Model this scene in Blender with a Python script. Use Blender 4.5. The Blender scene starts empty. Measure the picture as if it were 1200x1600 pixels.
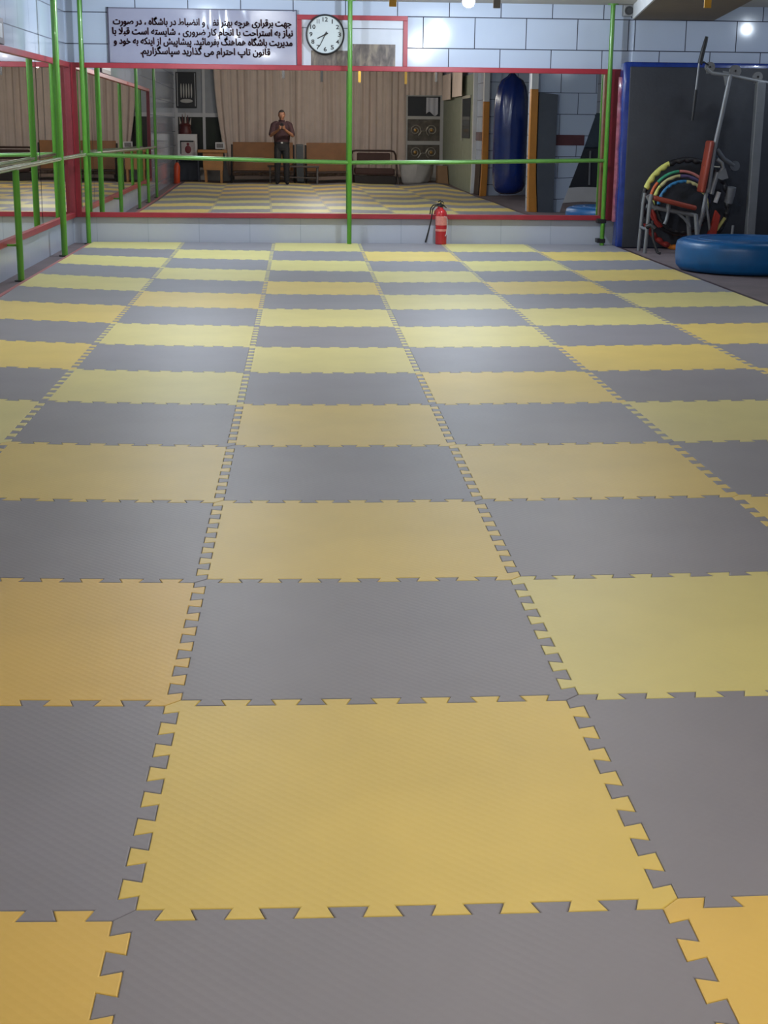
import bpy, bmesh, math, random
from mathutils import Vector, Matrix
random.seed(7)
SC = bpy.context.scene
COL = SC.collection
PI = math.pi

# ------------------------------------------------------------------ camera
F_PX, PITCH, YAW, ROLL = 2278.7, 0.26125, 0.058254, 0.010583
CAM = Vector((0.32079, -2.39742, 1.39791))
fw = Vector((math.sin(YAW) * math.cos(PITCH), math.cos(YAW) * math.cos(PITCH), -math.sin(PITCH)))
rt = Vector((math.cos(YAW), -math.sin(YAW), 0)); up = rt.cross(fw)
rt, up = rt * math.cos(ROLL) + up * math.sin(ROLL), up * math.cos(ROLL) - rt * math.sin(ROLL)
cd = bpy.data.cameras.new('camera'); cam = bpy.data.objects.new('camera', cd); COL.objects.link(cam)
cd.sensor_fit = 'VERTICAL'; cd.sensor_height = 24; cd.lens = F_PX * 24 / 1600
cd.clip_start = 0.02; cd.clip_end = 100
cam.matrix_world = Matrix(((rt.x, up.x, -fw.x, CAM.x), (rt.y, up.y, -fw.y, CAM.y), (rt.z, up.z, -fw.z, CAM.z), (0, 0, 0, 1)))
SC.camera = cam

# ------------------------------------------------------------------ world, exposure
SC.view_settings.view_transform = 'Standard'; SC.view_settings.look = 'None'
SC.view_settings.gamma = 1; SC.view_settings.use_curve_mapping = False
SC.view_settings.exposure = 0.0
wd = bpy.data.worlds.new('world'); SC.world = wd; wd.use_nodes = True
wd.node_tree.nodes['Background'].inputs[0].default_value = (0.6, 0.7, 0.9, 1)
wd.node_tree.nodes['Background'].inputs[1].default_value = 0.05

# lamps: x, y, z, power, kind
LAMPS = [(2.07, 13.5, 2.735, 125, 'ceiling bulb near the mirrored wall', (.76, .88, 1.)),
         (-0.85, 13.5, 2.735, 105, 'ceiling bulb in front of the printed banner', (.76, .88, 1.)),
         (6.05, 13.5, 2.735, 16, 'ceiling bulb over the exercise machine bay', (.76, .88, 1.)),
         (-0.3, 7.6, 2.735, 92, 'added unseen bulb over the middle of the mats, left one', (.92, .96, 1.)),  # added out of view to light the middle of the floor
         (2.3, 7.6, 2.735, 92, 'added unseen bulb over the middle of the mats, right one', (.92, .96, 1.)),  # added beside it for the same fill, no such bulb is seen
         (1.0, 1.6, 2.735, 34, 'added unseen bulb over the nearest mats', (1., .96, .90)),  # unseen bulb, added to lift the near floor
         (1.2, -1.1, 2.735, 125, 'added unseen bulb over the person near the curtains', (1., .93, .86))]  # unseen bulb, added to brighten the curtains and person in the mirror
LAMP_COL = (0.86, 0.93, 1.0)
COOL, NEUT, WARMC = (.76, .88, 1.0), (.92, .95, 1.0), (1.0, .90, .78)

# ------------------------------------------------------------------ materials
MATS = {}
def srgb(r, g, b):
    return tuple(((c / 255) / 12.92 if c / 255 <= .04045 else ((c / 255 + .055) / 1.055) ** 2.4) for c in (r, g, b))
def mat(name, col, rough=.5, metal=0., spec=.5, var=0., vscale=6., bump=0., bscale=60., coat=0., trans=0.):
    """plain procedural material: colour with a soft noise variation and a fine bump"""
    if name in MATS: return MATS[name]
    m = bpy.data.materials.new(name); m.use_nodes = True; nt = m.node_tree; b = nt.nodes['Principled BSDF']
    c = srgb(*col)
    b.inputs['Base Color'].default_value = (*c, 1); b.inputs['Roughness'].default_value = rough
    b.inputs['Metallic'].default_value = metal; b.inputs['Specular IOR Level'].default_value = spec
    b.inputs['Coat Weight'].default_value = coat
    tc = nt.nodes.new('ShaderNodeTexCoord')
    if var:
        n = nt.nodes.new('ShaderNodeTexNoise'); n.inputs['Scale'].default_value = vscale; n.inputs['Detail'].default_value = 4
        nt.links.new(tc.outputs['Object'], n.inputs['Vector'])
        r = nt.nodes.new('ShaderNodeValToRGB')
        r.color_ramp.elements[0].position = .3; r.color_ramp.elements[1].position = .7
        r.color_ramp.elements[0].color = (*[x * (1 - var) for x in c], 1)
        r.color_ramp.elements[1].color = (*[min(1, x * (1 + var)) for x in c], 1)
        nt.links.new(n.outputs['Fac'], r.inputs['Fac']); nt.links.new(r.outputs['Color'], b.inputs['Base Color'])
    if bump:
        n2 = nt.nodes.new('ShaderNodeTexNoise'); n2.inputs['Scale'].default_value = bscale; n2.inputs['Detail'].default_value = 3
        nt.links.new(tc.outputs['Object'], n2.inputs['Vector'])
        bp = nt.nodes.new('ShaderNodeBump'); bp.inputs['Strength'].default_value = bump; bp.inputs['Distance'].default_value = .01
        nt.links.new(n2.outputs['Fac'], bp.inputs['Height']); nt.links.new(bp.outputs['Normal'], b.inputs['Normal'])
    MATS[name] = m
    return m

def tile_mat(name, ax, x0, z0, tile=(176, 186, 205), grout=(52, 54, 70), w=.6, h=.345, size=.0055, rough=.12):
    """ceramic wall tile: brick pattern laid along world axis ax ('X' or 'Y') and Z"""
    m = bpy.data.materials.new(name); m.use_nodes = True; nt = m.node_tree; b = nt.nodes['Principled BSDF']
    tc = nt.nodes.new('ShaderNodeTexCoord'); sp = nt.nodes.new('ShaderNodeSeparateXYZ'); cb = nt.nodes.new('ShaderNodeCombineXYZ')
    nt.links.new(tc.outputs['Object'], sp.inputs[0])
    sx = nt.nodes.new('ShaderNodeMath'); sx.operation = 'SUBTRACT'; sx.inputs[1].default_value = x0
    sz = nt.nodes.new('ShaderNodeMath'); sz.operation = 'SUBTRACT'; sz.inputs[1].default_value = z0
    nt.links.new(sp.outputs[ax], sx.inputs[0]); nt.links.new(sp.outputs['Z'], sz.inputs[0])
    nt.links.new(sx.outputs[0], cb.inputs[0]); nt.links.new(sz.outputs[0], cb.inputs[1])
    br = nt.nodes.new('ShaderNodeTexBrick')
    br.inputs['Scale'].default_value = 1; br.inputs['Brick Width'].default_value = w; br.inputs['Row Height'].default_value = h
    br.inputs['Mortar Size'].default_value = size; br.inputs['Mortar Smooth'].default_value = .1
    br.inputs['Color1'].default_value = (*srgb(*tile), 1); br.inputs['Color2'].default_value = (*[x * .97 for x in srgb(*tile)], 1)
    br.inputs['Mortar'].default_value = (*srgb(*grout), 1)
    nt.links.new(cb.outputs[0], br.inputs['Vector']); nt.links.new(br.outputs['Color'], b.inputs['Base Color'])
    mr = nt.nodes.new('ShaderNodeMapRange'); mr.inputs['To Min'].default_value = rough; mr.inputs['To Max'].default_value = .8
    nt.links.new(br.outputs['Fac'], mr.inputs['Value']); nt.links.new(mr.outputs['Result'], b.inputs['Roughness'])
    bp = nt.nodes.new('ShaderNodeBump'); bp.invert = True; bp.inputs['Strength'].default_value = .5; bp.inputs['Distance'].default_value = .004
    nt.links.new(br.outputs['Fac'], bp.inputs['Height']); nt.links.new(bp.outputs['Normal'], b.inputs['Normal'])
    MATS[name] = m
    return m

def foam_mat(name, col, var=.05):
    """EVA foam: small diamond-plate emboss and faint scuffs"""
    m = bpy.data.materials.new(name); m.use_nodes = True; nt = m.node_tree; b = nt.nodes['Principled BSDF']
    c = srgb(*col); tc = nt.nodes.new('ShaderNodeTexCoord')
    n = nt.nodes.new('ShaderNodeTexNoise'); n.inputs['Scale'].default_value = 2.2; n.inputs['Detail'].default_value = 6; n.inputs['Roughness'].default_value = .6
    nt.links.new(tc.outputs['Object'], n.inputs['Vector'])
    r = nt.nodes.new('ShaderNodeValToRGB'); r.color_ramp.elements[0].position = .3; r.color_ramp.elements[1].position = .7
    r.color_ramp.elements[0].color = (*[x * (1 - var) for x in c], 1); r.color_ramp.elements[1].color = (*[x * (1 + var) for x in c], 1)
    nt.links.new(n.outputs['Fac'], r.inputs['Fac']); nt.links.new(r.outputs['Color'], b.inputs['Base Color'])
    b.inputs['Sheen Weight'].default_value = .12; b.inputs['Sheen Roughness'].default_value = .4; b.inputs['Roughness'].default_value = .5; b.inputs['Specular IOR Level'].default_value = .5
    mp = nt.nodes.new('ShaderNodeMapping'); mp.inputs['Rotation'].default_value = (0, 0, PI / 4); mp.inputs['Scale'].default_value = (48, 48, 0)
    nt.links.new(tc.outputs['Object'], mp.inputs['Vector'])
    ck = nt.nodes.new('ShaderNodeTexVoronoi'); ck.inputs['Scale'].default_value = 1.; ck.inputs['Randomness'].default_value = .08
    nt.links.new(mp.outputs[0], ck.inputs['Vector'])
    bp = nt.nodes.new('ShaderNodeBump'); bp.inputs['Strength'].default_value = .18; bp.inputs['Distance'].default_value = .002
    nt.links.new(ck.outputs['Distance'], bp.inputs['Height']); nt.links.new(bp.outputs['Normal'], b.inputs['Normal'])
    MATS[name] = m
    return m

# ------------------------------------------------------------------ mesh building
WM = {}
class MB:
    def __init__(s): s.bm = bmesh.new()
    def _xf(s, vs, M):
        for v in vs: v.co = M @ v.co
    def box(s, lo, hi, bev=0., rot=None, seg=2):
        lo, hi = Vector(lo), Vector(hi); c = (lo + hi) / 2; d = hi - lo
        t = bmesh.new(); bmesh.ops.create_cube(t, size=1)
        for v in t.verts: v.co = Vector((v.co.x * d.x, v.co.y * d.y, v.co.z * d.z))
        if bev: bmesh.ops.bevel(t, geom=t.edges[:], offset=bev, segments=seg, affect='EDGES', profile=.5)
        M = Matrix.Translation(c) @ (rot.to_4x4() if rot else Matrix())
        s._xf(t.verts, M); s._merge(t); return s
    def _merge(s, t):
        me = bpy.data.meshes.new('tmp'); t.to_mesh(me); t.free(); s.bm.from_mesh(me); bpy.data.meshes.remove(me)
    def cyl(s, a, b, r, r2=None, seg=20, caps=True):
        a, b = Vector(a), Vector(b); d = b - a; r2 = r if r2 is None else r2
        t = bmesh.new(); bmesh.ops.create_cone(t, cap_ends=caps, segments=seg, radius1=r, radius2=r2, depth=d.length)
        s._xf(t.verts, Matrix.Translation((a + b) / 2) @ d.to_track_quat('Z', 'Y').to_matrix().to_4x4()); s._merge(t); return s
    def sphere(s, c, r, sc=(1, 1, 1), u=20, v=12):
        t = bmesh.new(); bmesh.ops.create_uvsphere(t, u_segments=u, v_segments=v, radius=r)
        for q in t.verts: q.co = Vector((q.co.x * sc[0], q.co.y * sc[1], q.co.z * sc[2])) + Vector(c)
        s._merge(t); return s
    def tube(s, pts, r, seg=12, closed=False):
        pts = [Vector(p) for p in pts]; n = len(pts); rr = r if isinstance(r, (list, tuple)) else [r] * n
        rings = []; prev = None
        for i, p in enumerate(pts):
            if closed: t = pts[(i + 1) % n] - pts[i - 1]
            else: t = pts[min(i + 1, n - 1)] - pts[max(i - 1, 0)]
            t.normalize()
            if prev is None:
                a = Vector((0, 0, 1)) if abs(t.z) < .9 else Vector((1, 0, 0)); u = t.cross(a).normalized()
            else:
                u = (prev - t * prev.dot(t)).normalized()
            prev = u; w = t.cross(u)
            rings.append([s.bm.verts.new(p + (u * math.cos(2 * PI * k / seg) + w * math.sin(2 * PI * k / seg)) * rr[i]) for k in range(seg)])
        m = n if closed else n - 1
        for i in range(m):
            A, B = rings[i], rings[(i + 1) % n]
            for k in range(seg): s.bm.faces.new((A[k], A[(k + 1) % seg], B[(k + 1) % seg], B[k]))
        if not closed:
            s.bm.faces.new(rings[0][::-1]); s.bm.faces.new(rings[-1])
        return s
    def lathe(s, prof, c, seg=40, M=None, sx=1., cap=True):
        c = Vector(c); rings = []
        for r, z in prof:
            ring = []
            for k in range(seg):
                a = 2 * PI * k / seg; p = Vector((r * math.cos(a) * sx, r * math.sin(a), z))
                if M: p = M @ p
                ring.append(s.bm.verts.new(c + p))
            rings.append(ring)
        for A, B in zip(rings, rings[1:]):
            for k in range(seg): s.bm.faces.new((A[k], A[(k + 1) % seg], B[(k + 1) % seg], B[k]))
        if cap and prof[0][0] > 1e-5: s.bm.faces.new(rings[0][::-1])
        if cap and prof[-1][0] > 1e-5: s.bm.faces.new(rings[-1])
        return s
    def prism(s, poly, a, b, axis='Y'):
        """polygon in the plane across axis, from a to b along it"""
        def P(q, h):
            return Vector((q[0], h, q[1])) if axis == 'Y' else (Vector((h, q[0], q[1])) if axis == 'X' else Vector((q[0], q[1], h)))
        A = [s.bm.verts.new(P(q, a)) for q in poly]; B = [s.bm.verts.new(P(q, b)) for q in poly]
        s.bm.faces.new(A); s.bm.faces.new(B[::-1]); n = len(poly)
        for k in range(n): s.bm.faces.new((A[k], B[k], B[(k + 1) % n], A[(k + 1) % n]))
        return s
    def sheet(s, fn, nu, nv, thick=0.):
        """grid surface fn(u,v) -> point"""
        V = [[s.bm.verts.new(fn(i / nu, j / nv)) for j in range(nv + 1)] for i in range(nu + 1)]
        for i in range(nu):
            for j in range(nv): s.bm.faces.new((V[i][j], V[i + 1][j], V[i + 1][j + 1], V[i][j + 1]))
        if thick:
            s.bm.normal_update(); bmesh.ops.solidify(s.bm, geom=s.bm.faces[:], thickness=thick)
        return s
    def build(s, name, m, parent=None, smooth=False, origin=None, angle=35):
        bmesh.ops.recalc_face_normals(s.bm, faces=s.bm.faces[:])
        return finish(s.bm, name, m, parent, smooth, origin, angle)

def finish(bm, name, m, parent=None, smooth=False, origin=None, angle=35):
    me = bpy.data.meshes.new(name); o = bpy.data.objects.new(name, me); COL.objects.link(o)
    if parent is not None:
        Mi = WM[parent].inverted()
        for v in bm.verts: v.co = Mi @ v.co
        WM[o] = WM[parent].copy(); o.parent = parent
    else:
        og = Vector(origin) if origin is not None else Vector((0, 0, 0))
        for v in bm.verts: v.co -= og
        o.location = og; WM[o] = Matrix.Translation(og)
    if smooth:
        for f in bm.faces: f.smooth = True
        lim = math.radians(angle)
        for e in bm.edges:
            if len(e.link_faces) == 2 and e.calc_face_angle(0) > lim: e.smooth = False
    bm.to_mesh(me); bm.free()
    me.materials.append(m)
    return o

def tag(o, label=None, cat=None, group=None, kind=None):
    if label: o['label'] = label
    if cat: o['category'] = cat
    if group: o['group'] = group
    if kind: o['kind'] = kind
    return o
def thing(name, label, cat, loc, rotz=0., group=None):
    o = bpy.data.objects.new(name, None); COL.objects.link(o); o.location = loc; o.rotation_euler = (0, 0, rotz)
    o.empty_display_size = .1
    WM[o] = Matrix.Translation(loc) @ Matrix.Rotation(rotz, 4, 'Z')
    return tag(o, label, cat, group)
def struct(o): o['kind'] = 'structure'; return o

# ------------------------------------------------------------------ colours
M_YEL = [foam_mat('yellow foam', (222, 196, 100)), foam_mat('warm yellow foam', (222, 187, 94)), foam_mat('pale yellow foam', (216, 205, 126))]
M_GRY = [foam_mat('grey foam', (132, 130, 138), .06), foam_mat('warm grey foam', (129, 126, 133), .07), foam_mat('cool grey foam', (133, 132, 142), .06)]
M_RED = mat('red painted frame', (150, 38, 52), .4, var=.08, vscale=9)
M_REDD = mat('dark red painted board', (118, 28, 40), .45, var=.1)
M_GREEN = mat('green painted steel', (78, 138, 38), .28, var=.06, coat=.3)
M_STEEL = mat('polished steel rail', (190, 196, 180), .2, metal=.9, var=.05)
M_WHITE = mat('white painted', (205, 205, 208), .5, var=.04)
M_BLACK = mat('black plastic', (22, 22, 26), .45)
M_DGREY = mat('dark grey vinyl', (44, 46, 54), .55, var=.1, bump=.15, bscale=30)
M_BLUEV = mat('blue vinyl', (28, 52, 126), .25, var=.15, vscale=12, bump=.4, bscale=9, coat=.4)
M_WOOD = mat('orange varnished wood', (176, 122, 62), .4, var=.15, vscale=5)
M_BENCH = mat('brown bench board', (142, 92, 44), .45, var=.12, vscale=5)
M_CURT = mat('beige curtain cloth', (220, 202, 190), .9, var=.06, vscale=3)
M_GMET = mat('grey machine steel', (128, 130, 134), .4, metal=.3, var=.05)
M_GLASS = mat('dark window glass', (58, 60, 60), .08, var=.2, vscale=2)

# ------------------------------------------------------------------ setting
WB, XL, CEIL, FL = 15.28, -2.36, 2.735, -0.02
T_BACK = tile_mat('white wall tile, back', 'X', .247, 2.23)
T_BACK2 = tile_mat('white wall tile, side bay', 'X', 4.817 - .3 - .6, 2.23)
T_LEFT = tile_mat('white wall tile, left', 'Y', .1, 2.23, grout=(96, 100, 116))
T_SIDE = tile_mat('white wall tile, right', 'Y', .2, 2.23)
T_STUB = tile_mat('white wall tile, stub', 'X', 4.85, 1.93 - .345)
T_SKIRT = tile_mat('white skirting tile', 'X', .02, -.05, tile=(180, 184, 196), grout=(154, 160, 174), w=.6, h=.6, size=.004, rough=.25)
T_SKIRTL = tile_mat('white skirting tile, left', 'Y', .02, -.05, tile=(174, 180, 196), grout=(146, 152, 170), w=.6, h=.6, size=.004, rough=.25)
CONC = mat('grey brown concrete', (112, 100, 104), .75, var=.12, vscale=3, bump=.2, bscale=25)
M_CEIL = mat('ceiling plaster', (176, 172, 166), .85, var=.04)
M_BEAM = mat('brown plaster', (118, 104, 90), .85, var=.04)

struct(MB().box((-3.2, -6.6, FL - .1), (7.2, 16, FL)).build('floor', CONC))
struct(MB().box((-3.2, -6.6, CEIL), (7.2, 16, CEIL + .1)).build('ceiling', M_CEIL))
struct(MB().box((XL - .1, WB, FL), (4.2, WB + .3, CEIL)).build('wall_back', T_BACK))
struct(MB().box((4.2, WB - .03, FL), (6.7, WB + .3, CEIL)).build('wall_side_bay', T_BACK2))
struct(MB().box((XL - .3, -6.4, FL), (XL, WB + .3, CEIL)).build('wall_left', T_LEFT))
M_PLAST = mat('painted plaster', (176, 172, 168), .85, var=.04)
struct(MB().box((XL - .3, -6.4, FL), (6.7, -6.1, CEIL)).build('wall_rear', M_PLAST))
struct(MB().box((6.6, 1.4, FL), (6.9, WB + .3, CEIL)).build('wall_right', T_SIDE))
struct(MB().box((4.52, -6.1, FL), (4.8, 1.75, CEIL)).build('wall_right_rear', tile_mat('white wall tile, right rear', 'Y', .2, 1.24)))
struct(MB().box((4.8, 1.45, FL), (6.7, 1.7, CEIL)).build('wall_recess', T_STUB))
# stub wall facing the mirror, its free edge sloping like a stair wall
struct(MB().prism([(4.34, FL), (4.94, FL), (5.47, 1.62), (5.47, CEIL), (4.34, CEIL)], 7.62, 7.8).build('wall_stub', T_STUB))
struct(MB().box((4.345, 7.8, 1.08), (5.28, 7.812, 1.25)).build('trim_1', mat('brown stripe tile', (92, 52, 54), .2, var=.1)))
struct(MB().box((4.505, .2, 1.09), (4.52, 1.6, 1.27)).build('trim_2', MATS['brown stripe tile']))
# low white tile under the mirrors, thin coloured strips along the mats
struct(MB().box((XL, WB - .012, FL), (4.2, WB, .285)).build('baseboard_back', T_SKIRT))
struct(MB().box((XL, 3.2, FL), (XL + .012, WB - .012, .285)).build('baseboard_left', T_SKIRTL))
struct(MB().box((-2.16, -4.2, FL), (-2.1225, 15.05, -.006)).build('trim_3', mat('faded red edge tape', (170, 104, 104), .6, var=.2, vscale=20)))
# beam that crosses the bay
def beam():
    b = MB(); z0 = 2.578
    A = [(4.20, WB), (5.14, WB), (3.35, 3.0), (2.4, 3.0)]
    b.prism([A[0], A[1], A[2], A[3]], z0, CEIL, 'Z'); return b
bo = struct(beam().build('beam', M_BEAM))
# white edge board along the beam's left side
v = Vector((2.4 - 4.20, 3.0 - WB, 0)).normalized(); nrm = Vector((v.y, -v.x, 0)) * -1
p0 = Vector((4.20, WB, 0)); p1 = Vector((2.4, 3.0, 0))
off = Vector((-.015, 0, 0))
struct(MB().prism([(p0.x, p0.y), (p0.x - .02, p0.y), (p1.x - .02, p1.y), (p1.x, p1.y)], 2.578, CEIL, 'Z').build('trim_4', M_WHITE))

# ------------------------------------------------------------------ foam mats
CX = [-0.0035, -0.0479, 0.0249, 0.1503, 0.0024, 0.0129, 0.0046, -0.0331, 0.0701, -0.1239]
CY = [-0.1249, 0.1247, 0.455, -0.2186, -0.2169, 0.0452, 0.136, -0.103, -0.1517, 0.3499]
def warp(x, y):
    i = (x - 1) / 3; j = (max(0, min(15, y)) - 7.5) / 7.5
    B = [1, i, i * i, i ** 3, j, j * j, j ** 3, i * j, i * j * j, i * i * j]
    dx = sum(a * b for a, b in zip(CX, B)); dy = sum(a * b for a, b in zip(CY, B))
    if y < 0: dx *= max(0, 1 + y / 6)
    t = max(0, min(1, (15 - y) / 2.5)); dy *= .8 * t; 
    Y = y + dy + .2 * max(0, (y - 12.5) / 2.5)
    return max(-2.12, x + dx), min(Y, 15.225)
HT, PER, SK = .0185, 8, .006      # tooth half depth, teeth per side, dovetail flare
def seam_h(i, j):   # from node B(i,j) to A(i+1,j)
    pts = [(i + HT, j + HT)]
    for k in range(1, 2 * PER):
        x = i + k / (2 * PER)
        s1 = 1 if k % 2 == 1 else -1     # the segment before is the upper one when k is odd
        pts.append((x + SK, j + HT * s1)); pts.append((x - SK, j - HT * s1))   # tongue and notch both flare towards their tips
    pts.append((i + 1 - HT, j - HT)); return pts
def seam_v(i, j):   # from node B(i,j) up to A(i,j+1)
    pts = [(i + HT, j + HT)]
    for k in range(1, 2 * PER):
        y = j + k / (2 * PER); right = k % 2 == 1; s1 = 1 if right else -1; f = SK
        pts.append((i + HT * s1, y + f)); pts.append((i - HT * s1, y - f))
    pts.append((i - HT, j + 1 - HT)); return pts
J0, J1, I0, I1 = -4, 15, -2, 4
def mat_outline(i, j):
    def straight(a, b): return [a, ((a[0] + b[0]) / 2, (a[1] + b[1]) / 2), b]
    bottom = straight((i + (HT if i > I0 else 0), j), (i + 1 - (HT if i + 1 < I1 else 0), j)) if j == J0 else seam_h(i, j)
    top = straight((i + (HT if i > I0 else 0), j + 1), (i + 1 - (HT if i + 1 < I1 else 0), j + 1)) if j + 1 == J1 else seam_h(i, j + 1)
    left = straight((i, j + HT), (i, j + 1 - HT)) if i == I0 else seam_v(i, j)
    right = straight((i + 1, j + HT), (i + 1, j + 1 - HT)) if i + 1 == I1 else seam_v(i + 1, j)
    if i == I0:
        if j > J0: bottom = [(i, j + HT)] + bottom[1:]
        if j + 1 < J1: top = [(i, j + 1 + HT)] + top[1:]
        left = [bottom[0], top[0]] 
    if i + 1 == I1:
        if j > J0: bottom = bottom[:-1] + [(i + 1, j - HT)]
        if j + 1 < J1: top = top[:-1] + [(i + 1, j + 1 - HT)]
        right = [bottom[-1], top[-1]]
    if j == J0:
        if i > I0: left = [bottom[0]] + left[1:]
        if i + 1 < I1: right = [bottom[-1]] + right[1:]
    if j + 1 == J1:
        if i > I0: left = left[:-1] + [top[0]]
        if i + 1 < I1: right = right[:-1] + [top[-1]]
    pts = bottom + right + top[::-1] + left[::-1]
    out = []
    for p in pts:
        if not out or (abs(p[0] - out[-1][0]) + abs(p[1] - out[-1][1])) > 1e-6: out.append(p)
    if abs(out[0][0] - out[-1][0]) + abs(out[0][1] - out[-1][1]) < 1e-6: out.pop()
    return [Vector(warp(*p)) for p in out]
def inset(poly, d):
    n = len(poly); out = []
    for k in range(n):
        a, b, c = poly[k - 1], poly[k], poly[(k + 1) % n]
        e1 = (b - a).normalized(); e2 = (c - b).normalized()
        n1 = Vector((-e1.y, e1.x)); n2 = Vector((-e2.y, e2.x)); m = n1 + n2
        m = m / max(.35, m.dot(m) / 2) if m.length > 1e-6 else n1
        out.append(b + m * d)
    return out
ORD = ['first', 'second', 'third', 'fourth', 'fifth', 'sixth', 'seventh', 'eighth', 'ninth', 'tenth', 'eleventh', 'twelfth', 'thirteenth', 'fourteenth', 'fifteenth', 'sixteenth', 'seventeenth', 'eighteenth', 'nineteenth']
WARM = {(0, 0): 0, (0, 2): 0, (1, 1): 2, (1, 3): 0, (-1, 3): 0, (-1, 1): 1, (2, 5): 1, (2, 13): 2, (-1, -1): 1, (1, -1): 1}
for j in range(J1 - 1, J0 - 1, -1):
    for i in range(I0, I1):
        poly = mat_outline(i, j); c = sum((Vector((p.x, p.y)) for p in poly), Vector((0, 0))) / len(poly)
        r0 = inset(poly, .0004); r1 = inset(poly, .0012); r2 = inset(poly, .0032)
        bm = bmesh.new(); rings = []
        for ring, z in ((r0, FL), (r0, -.0028), (r1, -.0008), (r2, 0)):
            rings.append([bm.verts.new((p.x, p.y, z)) for p in ring])
        n = len(poly)
        for A, B in zip(rings, rings[1:]):
            for k in range(n): bm.faces.new((A[k], A[(k + 1) % n], B[(k + 1) % n], B[k]))
        bm.faces.new(rings[0][::-1]); top = bm.faces.new(rings[-1])
        bm.normal_update(); bmesh.ops.triangulate(bm, faces=[f for f in bm.faces if len(f.verts) > 4])
        yellow = (i + j) % 2 == 0
        pick = WARM.get((i, j), random.choice((0, 0, 2)) if j < 8 else random.choice((2, 2, 0)))  # mats differ in tone; far rows lean paler, cool far light in their colour
        o = finish(bm, 'floor_mat', (M_YEL if yellow else M_GRY)[pick], None, False, (c.x, c.y, FL))
        col = ['leftmost column', 'second column from left', 'third column from left', 'fourth column from left', 'fifth column from left', 'rightmost column'][i - I0]
        tag(o, '%s foam puzzle mat, %s row from the mirrored wall, %s' % ('yellow' if yellow else 'grey', ORD[J1 - 1 - j], col), 'floor mat', 'interlocking foam mats covering the gym floor')
# dark edging along the right side of the mats
eb = MB(); pr_ = [warp(4, j + k / 4) for j in range(J0, J1) for k in range(4)] + [warp(4, 15)]
eb.prism([(x + .004, y) for x, y in pr_] + [(x + .045, y) for x, y in pr_[::-1]], FL, -.004, 'Z')
struct(eb.build('trim_5', mat('dark maroon edging', (58, 30, 38), .5)))

# ------------------------------------------------------------------ mirrors
def mirror_material():
    m = bpy.data.materials.new('mirror glass'); m.use_nodes = True; b = m.node_tree.nodes['Principled BSDF']
    nt = m.node_tree; tc = nt.nodes.new('ShaderNodeTexCoord'); n = nt.nodes.new('ShaderNodeTexNoise'); n.inputs['Scale'].default_value = .8
    r = nt.nodes.new('ShaderNodeValToRGB'); r.color_ramp.elements[0].color = (.86, .87, .87, 1); r.color_ramp.elements[1].color = (.89, .90, .90, 1)
    nt.links.new(tc.outputs['Object'], n.inputs['Vector']); nt.links.new(n.outputs['Fac'], r.inputs['Fac']); nt.links.new(r.outputs['Color'], b.inputs['Base Color'])
    b.inputs['Metallic'].default_value = 1; b.inputs['Roughness'].default_value = 0.0
    return m
M_MIR = mirror_material()
def pane(c, ux, uz, nrm, w, h, parent, A, ph):
    """a thin glass sheet that bows very slightly, like hung mirror glass"""
    b = MB(); c, ux, uz, nrm = Vector(c), Vector(ux), Vector(uz), Vector(nrm)
    def f(u, v):
        x = (u - .5) * w; z = (v - .5) * h
        k = A * (math.sin(6.5 * x + ph) + .5 * math.sin(11 * x + 2 * ph)) * math.exp(-((z + h / 2) / .36) ** 2)
        return c + ux * x + uz * z + nrm * k
    b.sheet(f, 90, 40); b.bm.normal_update(); bmesh.ops.solidify(b.bm, geom=b.bm.faces[:], thickness=.004)
    o = b.build('mirror_pane', M_MIR, parent, smooth=True); return o
bm_ = thing('wall_mirror', 'long wall mirror in a red frame across the back wall', 'mirror', (.9, WB - .02, .285))
NM = Vector((-0.012, 1.0, -0.002)).normalized(); UX = Vector((1, .012, 0)).normalized(); UZ = UX.cross(NM).normalized()
for cx, w, A, ph in ((-.71, 3.2, .00014, .4), (2.42, 3.04, .00030, 1.9)):
    pane((cx, WB - .040, 1.155), UX, UZ, -NM, w, 1.66, bm_, A, ph)
yb0, yb1 = WB - .072, WB - .012
MB().box((-2.29, yb0, 1.965), (4.08, yb1, 2.022), .004).build('frame_rail', M_RED, bm_)
MB().box((-2.29, yb0, .285), (4.08, yb1, .342), .004).build('frame_rail', M_RED, bm_)
MB().box((-2.315, yb0 - .002, .285), (-2.24, yb1, 2.022), .004).build('frame_stile', M_RED, bm_)
MB().box((3.93, yb0 - .002, .285), (4.075, yb1, 2.01), .004).build('frame_stile', M_REDD, bm_)
sp_ = MB().box((3.885, yb0 - .001, .34), (3.93, yb1, 1.966), .003).build('inner_strip', mat('brown wooden strip', (104, 62, 36), .5, var=.2, vscale=12), bm_)
lm = thing('wall_mirror', 'long wall mirror in a red frame along the left wall', 'mirror', (XL + .02, 9.2, .285))
pane((XL + .032, 14.13, 1.155), (0, 1, 0), (0, 0, 1), (1, 0, 0), 2.12, 1.66, lm, .00005, 1.)
pane((XL + .032, 8.21, 1.155), (0, 1, 0), (0, 0, 1), (1, 0, 0), 9.66, 1.66, lm, .00005, 2.)
MB().box((XL + .012, 3.3, 1.965), (XL + .062, 15.2, 2.022), .004).build('frame_rail', M_RED, lm)
MB().box((XL + .012, 3.3, .285), (XL + .062, 15.2, .342), .004).build('frame_rail', M_RED, lm)
MB().box((XL + .012, 15.09, .285), (XL + .064, 15.2, 2.022), .004).build('frame_stile', M_REDD, lm)
MB().box((XL + .012, 3.3, .285), (XL + .064, 3.37, 2.022), .004).build('frame_stile', M_REDD, lm)

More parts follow.
